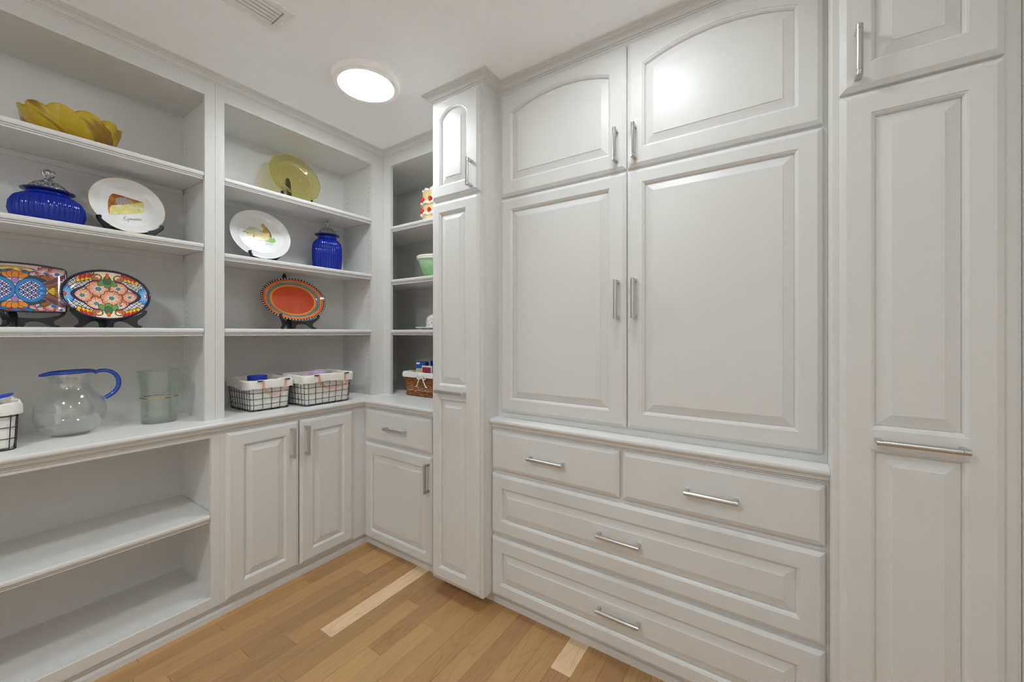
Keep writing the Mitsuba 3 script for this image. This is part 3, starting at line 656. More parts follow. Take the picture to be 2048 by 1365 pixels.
th = np.linspace(0, 2 * np.pi, 201)[:-1]
for rho, hh, rad in ((0.995, -0.0018, 0.0024), (0.735, -0.0050, 0.0020), (0.60, -0.0148, 0.0022)):
    ex, ey = scal(th, rho) if rho > 0.9 else (np.cos(th), np.sin(th))
    put(f'{nm}__moulded_ring', moved(tube(np.c_[0.1485 * rho * ex, 0.147 * rho * ey, np.full(200, hh)], rad, 8, True), DP), 'yellow_edge', True)
k = put(f'{nm}__pressed_pattern', moved(cat(dots), DP), 'yellow_bead'); labels[k] = {'kind': 'stuff'}
thing(nm, 'scalloped translucent yellow glass plate on the top shelf near the corner', 'plate')
easel('plate_stand_002', -0.248, -0.488, S2[0], 0.092, 0.075, 0.05, 'black wooden stand showing through the yellow glass plate', 0.20, lean=0.17)

# ---- orange oval platter
def orange_fn(p, n, uv):
    x, y = uv.x, uv.y
    rho = dr.sqrt(x * x + y * y)
    th = dr.atan2(y, x)
    c = mikit.mix(lin(214, 70, 30), lin(226, 92, 44), mikit.fbm(p.y * 25, p.z * 25, 0, 2))
    def band(c, a, b, col):
        t = mikit.smoothstep(a - 0.006, a + 0.006, rho) * (1 - mikit.smoothstep(b - 0.006, b + 0.006, rho))
        return mikit.mix(c, col, t)
    c = band(c, 0.655, 0.715, lin(240, 172, 52)); c = band(c, 0.70, 0.722, lin(226, 120, 40)); c = band(c, 0.722, 0.770, lin(150, 136, 146)); c = band(c, 0.765, 0.778, lin(30, 40, 40))
    c = band(c, 0.778, 0.820, lin(116, 160, 162)); c = band(c, 0.818, 0.832, lin(26, 34, 34)); c = band(c, 0.832, 0.852, lin(236, 190, 110)); c = band(c, 0.852, 0.93, lin(232, 106, 40)); c = band(c, 0.93, 1.2, lin(18, 15, 18))
    k = th / (2 * math.pi) * 64
    f = dr.abs(k - dr.floor(k) - 0.5)
    dot = (1 - mikit.smoothstep(0.17, 0.24, f)) * mikit.smoothstep(0.948, 0.953, rho) * (1 - mikit.smoothstep(0.986, 0.990, rho))
    return mikit.mix(c, lin(236, 232, 222), dot)
proc_mat('orange_glaze', orange_fn, 0.08, 0.5, clearcoat=0.8)
def uv_plate(a, b, profile, n, M, key, bsdf, edge=None, scale=None):
    m = plate_mesh(a, b, profile, n, edge)
    uv = m.vertices[:, :2] / (np.array([a, b]) if scale is None else scale)
    return put(key, moved(m, M), bsdf, True, uv=uv)
OVAL = [(0, -0.020), (0.35, -0.020), (0.62, -0.0195), (0.70, -0.0180), (0.76, -0.0150), (0.82, -0.0100), (0.88, -0.0062), (0.94, -0.0030), (0.975, -0.0004), (0.99, 0.0004), (1.0, -0.0012), (0.99, -0.0045), (0.94, -0.0080), (0.86, -0.0130), (0.78, -0.0200), (0.68, -0.0250), (0.55, -0.0265), (0, -0.0265)]
OG = plate_matrix((-0.19, -0.495, 1.530), 0.269, 0.041)
uv_plate(0.1885, 0.1345, OVAL, 128, OG, 'oval_platter', 'orange_glaze')
thing('oval_platter', 'orange oval platter ringed in teal and gold with a black and white dotted rim', 'platter')
easel('plate_stand_003', -0.216, -0.508, S2[2], 0.120, 0.088, 0.10, 'black wooden stand holding the orange oval platter', 0.343, wing=0.66, lean=0.17)

# ---- talavera pattern helpers (flat glaze painting in the platter's own plane, units of 10 cm)
BLK, WHT = lin(20, 22, 40), lin(236, 232, 226)
def flower(c, x, y, cx, cy, r, n, rot, col_in, col_out, eye, line=lin(40, 22, 24), streak=True):
    dx, dy = x - cx, y - cy
    d = dr.sqrt(dx * dx + dy * dy); a = dr.atan2(dy, dx) + rot
    R = r * (0.80 + 0.20 * dr.abs(dr.cos(0.5 * n * a)))
    ins = 1 - mikit.smoothstep(R - 0.012, R, d)
    edge = 1 - mikit.smoothstep(R + 0.010, R + 0.022, d)
    pet = mikit.mix(col_in, col_out, mikit.smoothstep(0.25 * r, 0.95 * r, d + (0.22 * r * dr.cos(n * 3 * a) if streak else 0)))
    s = dr.abs(dr.sin(0.5 * n * a)) * d
    pet = mikit.mix(pet, line, 1 - mikit.smoothstep(0.010, 0.022, s))
    pet = mikit.mix(pet, line, 1 - mikit.smoothstep(0.20 * r, 0.27 * r, d)); pet = mikit.mix(pet, eye, 1 - mikit.smoothstep(0.17 * r, 0.22 * r, d))
    c = mikit.mix(c, line, edge)
    return mikit.mix(c, pet, ins)
def blob(c, x, y, cx, cy, rx, ry, rot, col, line=BLK, lw=0.014):
    co, si = math.cos(rot), math.sin(rot)
    dx, dy = x - cx, y - cy
    u, v = (dx * co + dy * si) / rx, (dy * co - dx * si) / ry
    d = dr.sqrt(u * u + v * v); w = lw / min(rx, ry)
    c = mikit.mix(c, line, 1 - mikit.smoothstep(1 + 0.6 * w, 1 + 1.2 * w, d))
    return mikit.mix(c, col, 1 - mikit.smoothstep(1 - 0.4 * w, 1.0, d))
def ring(c, x, y, cx, cy, rx, ry, w, col):
    u, v = (x - cx) / rx, (y - cy) / ry
    d = dr.abs(dr.sqrt(u * u + v * v) - 1)
    return mikit.mix(c, col, 1 - mikit.smoothstep(w, w * 1.3, d))
def lattice(x, y, s, base, ink):
    """overlapping circles"""
    c = mi.Color3f(base)
    for ox, oy in ((0, 0), (0.5, 0.5)):
        u = x / s + ox; v = y / s + oy
        u = u - dr.floor(u) - 0.5; v = v - dr.floor(v) - 0.5
        d = dr.abs(dr.sqrt(u * u + v * v) - 0.5)
        c = mikit.mix(c, ink, 1 - mikit.smoothstep(0.05, 0.10, d))
    return c
def oval_fn(p, n, uv):
    x, y = uv.x, uv.y
    A, B = 1.377, 1.119
    rho = dr.sqrt((x / A) ** 2 + (y / B) ** 2)
    # black and white ground
    u = (x + y) * 6.0; v = (x - y) * 6.0
    fu = dr.abs(u - dr.floor(u) - 0.5); fv = dr.abs(v - dr.floor(v) - 0.5)
    c = mikit.mix(WHT, lin(30, 34, 34), 1 - mikit.smoothstep(0.06, 0.14, dr.minimum(fu, fv)))
    c = mikit.mix(c, lin(40, 60, 48), 1 - mikit.smoothstep(0.10, 0.18, dr.sqrt((0.5 - fu) ** 2 + (0.5 - fv) ** 2)))
    # red and yellow petals, scrolls and cream fans top and bottom
    for s in (1, -1):
        for q in (1, -1):
            for k, (ox, oy) in enumerate(((0.50, 0.80), (0.63, 0.77), (0.76, 0.73), (0.88, 0.68))):
                c = blob(c, x, y, 0.05 + q * ox, s * oy, 0.16, 0.065, q * s * (-1.0 - 0.12 * k) if True else 0, lin(238, 204, 44), lin(60, 14, 14))
                c = blob(c, x, y, 0.05 + q * (ox - 0.05), s * (oy + 0.075), 0.105, 0.05, q * s * (-1.0 - 0.12 * k), lin(196, 34, 28), lin(196, 34, 28), 0.004)
        c = blob(c, x, y, 0.03, s * 0.92, 0.42, 0.26, 0, lin(240, 226, 200), lin(90, 50, 26))
        for q in (1, -1):
            c = blob(c, x, y, 0.03 + q * 0.34, s * 0.78, 0.16, 0.15, 0, lin(186, 104, 58), lin(70, 34, 18))
            c = blob(c, x, y, 0.03 + q * 0.30, s * 0.80, 0.09, 0.085, 0, lin(238, 218, 188), lin(110, 56, 28))
            c = blob(c, x, y, 0.03 + q * 0.34, s * 0.75, 0.055, 0.055, 0, lin(196, 116, 66), lin(110, 56, 28), 0.006)
    # blue half flowers at the ends
    for q in (1, -1):
        c = flower(c, x, y, q * 1.27, 0.03 * q, 0.40, 8, 0.2, lin(150, 205, 240), lin(22, 128, 206), lin(214, 96, 44), lin(16, 30, 80))
    # flowered centre with a navy scalloped edge
    ax, ay = dr.abs(x), dr.abs(y)
    f = dr.minimum((ax / 0.97) ** 1.25 + (ay / 0.62) ** 1.6, dr.minimum(((ax - 0.30) / 0.44) ** 2 + (ay / 0.62) ** 2, (ax / 0.62) ** 2 + (ay / 0.64) ** 4))
    c = mikit.mix(c, lin(24, 28, 86), 1 - mikit.smoothstep(1.13, 1.17, f))
    inner = 1 - mikit.smoothstep(0.97, 1.0, f)
    c2 = mi.Color3f(lin(226, 130, 80))
    for cx, cy, r in ((0.399, -0.445, 0.22), (-0.02, 0.60, 0.2), (-0.53, -0.28, 0.22), (-0.62, 0.30, 0.24), (0.60, 0.27, 0.25), (0.06, -0.50, 0.25), (0.701, -0.047, 0.25), (0.349, 0.323, 0.30), (-0.341, -0.388, 0.31), (-0.262, 0.275, 0.36), (-0.739, -0.042, 0.31), (0.129, -0.122, 0.345)):
        c2 = flower(c2, x, y, cx, cy, r, 7, cx * 5, lin(250, 214, 190), lin(232, 140, 92), lin(60, 150, 160))
    c = mikit.mix(c, c2, inner)
    for s in (1, -1):
        for ox, oy, rx, ry, ro in ((-0.15, 0.56, 0.16, 0.10, 0.8 * s), (0.18, 0.56, 0.16, 0.10, -0.8 * s), (0.015, 0.50, 0.11, 0.15, 0), (0.015, 0.68, 0.12, 0.18, 0)):
            c = blob(c, x, y, ox, s * oy, rx, ry, ro, lin(104, 152, 84) if oy < 0.6 else lin(60, 112, 66), lin(30, 70, 36))
        c = blob(c, x, y, 0.015, s * 0.86, 0.055, 0.11, 0, lin(226, 104, 40), lin(80, 40, 20), 0.008)
    c = mikit.mix(c, lin(22, 24, 62), mikit.smoothstep(0.925, 0.935, rho))
    return c
proc_mat('oval_glaze', oval_fn, 0.09, 0.5, clearcoat=0.8)
OV = plate_matrix((-0.17, -1.302, 1.493), 0.26, 0.058)
OVP = [(0, -0.016), (0.4, -0.016), (0.70, -0.0155), (0.84, -0.0130), (0.92, -0.0080), (0.965, -0.0020), (0.985, 0.0006), (1.0, -0.0004), (1.006, -0.004), (0.985, -0.010), (0.90, -0.0175), (0.75, -0.0225), (0.55, -0.0235), (0, -0.0235)]
uv_plate(0.1377, 0.1119, OVP, 128, OV, 'oval_platter_001', 'oval_glaze', scale=0.1)
thing('oval_platter_001', 'oval painted pottery platter with a salmon-flowered centre and navy rim', 'platter')
easel('plate_stand_004', -0.196, -1.304, S1[2], 0.110, 0.080, 0.0, 'black wooden stand holding the oval painted platter', 0.15)

def rect_fn(p, n, uv):
    x, y = uv.x, uv.y
    HX, HY = 1.34, 0.93
    c = mi.Color3f(lin(226, 196, 192))
    for k, (cx, cy, r) in enumerate(((-0.9, 0.72, 0.26), (-0.45, 0.62, 0.22), (0.50, 0.58, 0.25), (0.78, 0.74, 0.27), (1.08, 0.72, 0.30), (0.82, 0.42, 0.26), (0.62, -0.66, 0.24), (0.98, -0.62, 0.30), (0.36, -0.78, 0.22), (-0.5, -0.74, 0.24), (-0.9, -0.6, 0.26), (1.18, -0.80, 0.2), (-1.1, 0.5, 0.25))):
        c = flower(c, x, y, cx, cy, r, 14, 0.4 * k, lin(240, 214, 208), lin(160, 44, 52), lin(30, 120, 190), lin(116, 34, 44))
    for q in (1, -1):
        for s in (1, -1):
            c = blob(c, x, y, q * 0.90, s * 0.30, 0.40, 0.17, q * s * -0.95, lin(150, 84, 30), lin(80, 40, 20))
            c = blob(c, x, y, q * 1.02, s * 0.46, 0.38, 0.09, q * s * 0.62, lin(110, 60, 44), lin(126, 126, 190))
        # yellow pointed side leaf
        ax = (q * x - 0.80) / 0.52
        hw = 0.46 * dr.clip(ax, 0, 1) * (1.25 - 0.35 * dr.clip(ax, 0, 1))
        t = (1 - mikit.smoothstep(hw - 0.02, hw, dr.abs(y))) * mikit.smoothstep(0.0, 0.03, ax)
        e = (1 - mikit.smoothstep(hw + 0.02, hw + 0.035, dr.abs(y))) * mikit.smoothstep(-0.05, 0.0, ax)
        c = mikit.mix(c, lin(70, 34, 20), e); c = mikit.mix(c, lin(222, 192, 30), t)
        for a_ in (-0.55, -0.28, 0, 0.28, 0.55):
            c = blob(c, x, y, q * (0.88 + 0.26 * math.cos(a_)), 0.30 * math.sin(a_) * 1.4, 0.12, 0.042, q * a_, lin(150, 84, 24), lin(110, 60, 20), 0.006)
    for s in (1, -1):
        c = blob(c, x, y, 0.0, s * 0.83, 0.46, 0.10, 0, lin(214, 190, 30) if s > 0 else lin(30, 120, 190), lin(24, 70, 80))
        c = blob(c, x, y, -0.14, s * 0.80, 0.12, 0.05, 0.4, lin(140, 70, 60), lin(140, 70, 60), 0.004); c = blob(c, x, y, 0.2, s * 0.82, 0.12, 0.04, -0.4, lin(140, 70, 60), lin(140, 70, 60), 0.004)
        for q in (1, -1):
            c = blob(c, x, y, q * 0.22, s * 0.70, 0.13, 0.07, 0.2 * q, lin(30, 124, 196), BLK)
            c = blob(c, x, y, q * 0.36, s * 0.52, 0.40, 0.09, q * s * -0.25, lin(26, 66, 60), lin(14, 40, 40))
        for k, a_ in enumerate((-0.9, -0.45, 0.45, 0.9, 0)):
            c = blob(c, x, y, 0.26 * math.sin(a_), s * (0.52 + 0.10 * math.cos(a_)), 0.085, 0.14, -s * a_, lin(222, 134, 34), lin(120, 60, 10))
        c = blob(c, x, y, 0, s * 0.38, 0.09, 0.12, 0, lin(166, 130, 186), lin(80, 60, 110))
    lat = lattice(x, y, 0.205, lin(236, 236, 244), lin(46, 44, 116))
    for q in (1, -1):
        d = dr.sqrt(((x - q * 0.39) / 0.40) ** 2 + (y / 0.50) ** 2)
        c = mikit.mix(c, lin(16, 50, 100), 1 - mikit.smoothstep(1.0, 1.03, d))
        c = mikit.mix(c, lin(24, 128, 200), 1 - mikit.smoothstep(0.96, 0.985, d))
        c = mikit.mix(c, lat, 1 - mikit.smoothstep(0.77, 0.80, d + 0.06 * dr.abs(dr.sin(dr.atan2(y, x - q * 0.39) * 4))))
        for s in (1, -1):
            c = blob(c, x, y, q * 0.67, s * 0.10, 0.10, 0.10, 0, lin(28, 134, 206), lin(16, 60, 130)); c = blob(c, x, y, q * 0.66, s * 0.10, 0.04, 0.04, 0, lin(110, 190, 232), lin(16, 70, 140), 0.006)
    ex = dr.maximum(dr.abs(x) / HX, 0); ey = dr.abs(y) / HY
    bd = dr.maximum(dr.abs(x) - (HX - 0.06), dr.abs(y) / (1 + dr.select(y > 0, 0.16 * dr.clip(1 - (x / HX) ** 2, 0, 1), 0.0)) - (HY - 0.06))
    return mikit.mix(c, lin(14, 15, 36), mikit.smoothstep(-0.005, 0.01, bd))
proc_mat('rect_glaze', rect_fn, 0.09, 0.5, clearcoat=0.8)
def rrect(th, r):
    # rounded rectangle 1.34 x 0.93 as a polar outline (scaled by a = b = 0.1)
    hx, hy, q = 1.34, 0.93, 0.13
    c, s = np.cos(th), np.sin(th)
    t = np.minimum(hx / np.maximum(np.abs(c), 1e-9), hy / np.maximum(np.abs(s), 1e-9))
    X, Y = c * t, s * t
    dx, dy = np.maximum(np.abs(X) - (hx - q), 0), np.maximum(np.abs(Y) - (hy - q), 0)
    both = (dx > 0) & (dy > 0)
    L = np.hypot(dx, dy)
    f = np.where(both & (L > q), q / np.maximum(L, 1e-9), 1.0)
    X = np.where(both, np.sign(X) * ((hx - q) + dx * f), X); Y = np.where(both, np.sign(Y) * ((hy - q) + dy * f), Y)
    Y = np.where(Y > 0, Y * (1 + 0.16 * np.clip(1 - (X / hx) ** 2, 0, 1)), Y)
    return X, Y
RP = plate_matrix((-0.220, -1.5487, 1.4990), 0.22, 0.10)
RPP = [(0, -0.014), (0.4, -0.014), (0.75, -0.0135), (0.86, -0.0125), (0.92, -0.0070), (0.955, -0.0010), (0.98, 0.001), (1.0, -0.0006), (1.005, -0.004), (0.97, -0.011), (0.88, -0.018), (0.8, -0.0205), (0, -0.0205)]
uv_plate(0.1, 0.1, RPP, 192, RP, 'rectangular_platter', 'rect_glaze', rrect, scale=0.1)
thing('rectangular_platter', 'rectangular painted pottery platter with blue scroll rings and yellow side leaves', 'platter')
easel('plate_stand_005', -0.236, -1.545, S1[2], 0.098, 0.066, 0.55, 'black wooden stand holding the rectangular painted platter', 0.15, wing=0.66)

# ================================================================== GLASS AND JARS
# amber scalloped bowl
def lobes(th, r, z):
    t = min(max((z - 2.086) / 0.10, 0), 1)
    k = np.abs(np.cos(5.5 * (th + 1.0 * t))) ** 0.6
    a = t ** 0.7
    rr = r * (1 - 0.055 * a + 0.115 * a * k)
    zz = z + 0.018 * t * t * k
    return rr * np.cos(th), rr * np.sin(th), zz
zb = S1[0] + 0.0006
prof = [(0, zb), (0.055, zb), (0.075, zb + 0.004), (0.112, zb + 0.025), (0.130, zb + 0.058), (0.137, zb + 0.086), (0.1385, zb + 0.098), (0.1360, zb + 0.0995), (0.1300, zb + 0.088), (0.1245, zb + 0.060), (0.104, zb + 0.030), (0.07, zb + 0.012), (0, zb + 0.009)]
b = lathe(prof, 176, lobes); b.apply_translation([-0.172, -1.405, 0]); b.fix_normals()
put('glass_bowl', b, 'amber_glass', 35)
thing('glass_bowl', 'amber glass bowl with a scalloped swirling rim on the top shelf', 'bowl')

def ribs(n, z0, z1, amt):
    def f(th, r, z):
        t = np.clip((z - z0) / 0.02, 0, 1) * np.clip((z1 - z) / 0.02, 0, 1)
        return 1 + amt * t * (np.abs(np.cos(n / 2 * th)) - 0.5)
    return f
def jar(key, x, y, z, body, inner, flange, dome, knob, label, nrib, z0, z1):
    m = lathe(body + inner, 160, ribs(nrib, z + z0, z + z1, 0.075)); m.apply_translation([x, y, 0]); m.fix_normals()
    put(f'{key}__body', m, 'cobalt_glass', 40)
    f = lathe(flange, 96); f.apply_translation([x, y, 0]); f.fix_normals()
    put(f'{key}__lid', f, 'cobalt_dark', 30)
    d = lathe(dome, 96)
    a = np.arctan2(d.vertices[:, 1], d.vertices[:, 0]); rr = np.hypot(d.vertices[:, 0], d.vertices[:, 1])
    d.vertices[:, 2] += 0.0022 * np.cos(14 * a + 220 * d.vertices[:, 2]) * np.clip(rr / 0.03, 0, 1)
    d.apply_translation([x, y, 0]); d.fix_normals()
    put(f'{key}__lid__pewter_cap', d, 'pewter', 40)
    k = lathe(knob, 60, lambda th, r, z_: 1 + 0.10 * np.cos(10 * th)); k.apply_translation([x, y, 0]); k.fix_normals()
    put(f'{key}__lid__knob', k, 'pewter', 40)
    thing(key, label, 'jar')
z = S1[1] + 0.0006
jar('jar', -0.190, -1.468, z, [(0, z), (0.060, z), (0.078, z + 0.006), (0.094, z + 0.025), (0.1005, z + 0.055), (0.098, z + 0.085), (0.088, z + 0.108), (0.072, z + 0.121), (0.060, z + 0.126), (0.058, z + 0.136)],
    [(0.054, z + 0.136), (0.056, z + 0.124), (0.07, z + 0.117), (0.085, z + 0.104), (0.094, z + 0.083), (0.0965, z + 0.055), (0.090, z + 0.027), (0.074, z + 0.011), (0, z + 0.009)],
    [(0, z + 0.137), (0.056, z + 0.137), (0.0725, z + 0.140), (0.0745, z + 0.1425), (0.072, z + 0.145), (0.05, z + 0.149), (0, z + 0.150)],
    [(0.056, z + 0.146), (0.0565, z + 0.150), (0.050, z + 0.160), (0.036, z + 0.173), (0.020, z + 0.181), (0.010, z + 0.186), (0, z + 0.187)],
    [(0, z + 0.184), (0.012, z + 0.186), (0.009, z + 0.193), (0.0155, z + 0.203), (0.0185, z + 0.213), (0.016, z + 0.223), (0.008, z + 0.229), (0, z + 0.230)],
    'squat ribbed cobalt blue glass jar with a pewter-topped lid', 44, 0.012, 0.122)
z = S2[1] + 0.0006
jar('jar_001', -0.200, -0.285, z, [(0, z), (0.066, z), (0.078, z + 0.006), (0.083, z + 0.03), (0.0865, z + 0.10), (0.0855, z + 0.16), (0.079, z + 0.190), (0.066, z + 0.207), (0.056, z + 0.214), (0.055, z + 0.232)],
    [(0.051, z + 0.232), (0.052, z + 0.211), (0.063, z + 0.203), (0.0755, z + 0.186), (0.0815, z + 0.158), (0.0825, z + 0.10), (0.079, z + 0.03), (0.073, z + 0.012), (0, z + 0.010)],
    [(0, z + 0.233), (0.054, z + 0.233), (0.072, z + 0.238), (0.0745, z + 0.241), (0.072, z + 0.2435), (0.05, z + 0.247), (0, z + 0.248)],
    [(0.053, z + 0.244), (0.0535, z + 0.249), (0.048, z + 0.264), (0.034, z + 0.279), (0.018, z + 0.288), (0.008, z + 0.293), (0, z + 0.294)],
    [(0, z + 0.290), (0.010, z + 0.292), (0.008, z + 0.300), (0.015, z + 0.310), (0.018, z + 0.320), (0.014, z + 0.331), (0.006, z + 0.336), (0, z + 0.337)],
    'tall ribbed cobalt blue glass jar with a pewter-topped lid', 40, 0.02, 0.205)

# round-bellied pitcher
def spout(zt, amt, wid=0.34, fall=0.05):
    def f(th, r, z):
        d = (th + math.pi / 2 + math.pi) % (2 * math.pi) - math.pi
        t = np.clip(1 - (zt - z) / fall, 0, 1) ** 2
        return 1 + amt * t * np.exp(-(d / wid) ** 2)
    return f
z = WT + 0.0006; px_, py_ = -0.172, -1.409
outer = [(0, z + 0.004), (0.025, z + 0.001), (0.050, z), (0.075, z + 0.012), (0.096, z + 0.042), (0.1055, z + 0.080), (0.103, z + 0.112), (0.092, z + 0.143), (0.075, z + 0.168), (0.060, z + 0.184), (0.0535, z + 0.199), (0.0530, z + 0.214), (0.0565, z + 0.232), (0.0625, z + 0.248)]
inner = [(r - 0.0028, zz + 0.0006) for r, zz in outer[::-1] if r > 0.06] + [(0.047, z + 0.0045), (0.02, z + 0.0065), (0, z + 0.008)]
inner = [(0.0600, z + 0.2482), (0.0538, z + 0.2325), (0.0503, z + 0.2145), (0.0508, z + 0.1985), (0.0575, z + 0.1825), (0.0728, z + 0.1655), (0.0898, z + 0.1412), (0.1005, z + 0.1110), (0.1028, z + 0.0800), (0.0935, z + 0.0435), (0.0730, z + 0.0145), (0.047, z + 0.0040), (0.02, z + 0.0060), (0, z + 0.0075)]
m = lathe(outer + inner, 112, spout(z + 0.248, 0.30)); m.apply_translation([px_, py_, 0]); m.fix_normals()
put('pitcher__body', m, 'clear_glass', 40)
th = np.linspace(0, 2 * np.pi, 97)[:-1]
k = spout(z + 0.248, 0.32)(th, 0.0612, z + 0.248)
dd = (th + math.pi / 2 + math.pi) % (2 * math.pi) - math.pi
put('pitcher__blue_rim', tube(np.c_[px_ + 0.0616 * k * np.cos(th), py_ + 0.0616 * k * np.sin(th), z + 0.2535 - 0.006 * np.exp(-(dd / 0.4) ** 2) + 0.002 * np.sin(th)], 0.0056, 10, True), 'cobalt_rim', True)
hp = np.array([(0.063, 0.244), (0.078, 0.252), (0.100, 0.252), (0.121, 0.241), (0.135, 0.220), (0.139, 0.196), (0.133, 0.170), (0.117, 0.150), (0.097, 0.136)])
from scipy.interpolate import CubicSpline
def smooth_curve(P, n):
    P = np.asarray(P, float); t = np.arange(len(P)); return CubicSpline(t, P)(np.linspace(0, len(P) - 1, n))
q = smooth_curve(hp, 40); rr = np.interp(np.linspace(0, 1, 40), [0, 0.15, 0.6, 1], [0.0075, 0.0075, 0.0082, 0.0088])
m = lathe([(0, z + 0.0045), (0.020, z + 0.0018), (0.046, z + 0.0012), (0.054, z + 0.0035), (0.046, z + 0.0036), (0.02, z + 0.0052), (0, z + 0.0068)], 72); m.apply_translation([px_, py_, 0]); m.fix_normals(); put('pitcher__base', m, 'thick_glass', 40)
put('pitcher__handle', tube(np.c_[np.full(40, px_ + 0.01), py_ + q[:, 0], z + q[:, 1]], rr, 12), 'cobalt_rim', 60)
thing('pitcher', 'round-bellied clear glass pitcher with a blue rim and blue handle', 'pitcher')

# straight jug of greenish glass
px_, py_ = -0.168, -1.132
outer = [(0, z), (0.058, z), (0.0635, z + 0.003), (0.0655, z + 0.010), (0.0660, z + 0.06), (0.0668, z + 0.14), (0.0675, z + 0.234), (0.0670, z + 0.2365)]
inner = [(0.0648, z + 0.2365), (0.0643, z + 0.234), (0.0636, z + 0.14), (0.0628, z + 0.06), (0.0620, z + 0.016), (0.056, z + 0.011), (0, z + 0.010)]
m = lathe(outer + inner, 96, spout(z + 0.2365, 0.22, 0.28, 0.03)); m.apply_translation([px_, py_, 0]); m.fix_normals()
put('glass_jug__body', m, 'green_glass', 40)
th = np.linspace(0, 2 * np.pi, 97)[:-1]
k = spout(z + 0.2365, 0.22, 0.28, 0.03)(th, 0.066, z + 0.2365)
put('glass_jug__rim', tube(np.c_[px_ + 0.0662 * k * np.cos(th), py_ + 0.0662 * k * np.sin(th), np.full(96, z + 0.2385)], 0.0022, 8, True), 'thick_glass', True)
m = lathe([(0, z + 0.0015), (0.0570, z + 0.0015), (0.0610, z + 0.005), (0.0605, z + 0.0105), (0.055, z + 0.0105), (0, z + 0.0095)], 72); m.apply_translation([px_, py_, 0]); m.fix_normals(); put('glass_jug__base', m, 'thick_glass', 40)
def amber_fn(p, n, uv):
    return mikit.mix(lin(96, 92, 72), lin(196, 150, 96), mikit.smoothstep(0.4, 0.6, mikit.noise(p.x * 40 + p.y * 25, p.y * 50)))
proc_mat('amber_thread', amber_fn, 0.2)
put('glass_jug__amber_band', tube(np.c_[px_ + 0.0672 * np.cos(th), py_ + 0.0672 * np.sin(th), np.full(96, z + 0.116)], 0.0022, 8, True), 'amber_thread', True)
hp = np.array([(0.066, 0.206), (0.080, 0.208), (0.100, 0.198), (0.114, 0.172), (0.116, 0.145), (0.106, 0.116), (0.086, 0.093), (0.066, 0.082)])
q = smooth_curve(hp, 36)
put('glass_jug__handle', tube(np.c_[np.full(36, px_), py_ + q[:, 0], z + q[:, 1]], 0.0075, 12), 'thick_glass', 60)
thing('glass_jug', 'straight-sided greenish clear glass jug with an amber band', 'jug')

# ================================================================== BASKETS
def rr_loop(x0, x1, y0, y1, r, per=6):
    out = []
    for cx, cy, a0 in ((x1 - r, y1 - r, 0), (x0 + r, y1 - r, 90), (x0 + r, y0 + r, 180), (x1 - r, y0 + r, 270)):
        for a in np.radians(np.linspace(a0, a0 + 90, per)):
            out.append((cx + r * math.cos(a), cy + r * math.sin(a)))
    P = np.array(out)
    # resample evenly
    Q = np.vstack([P, P[:1]]); L = np.r_[0, np.cumsum(np.linalg.norm(np.diff(Q, axis=0), axis=1))]
    t = np.linspace(0, L[-1], 121)[:-1]
    return np.c_[np.interp(t, L, Q[:, 0]), np.interp(t, L, Q[:, 1])]

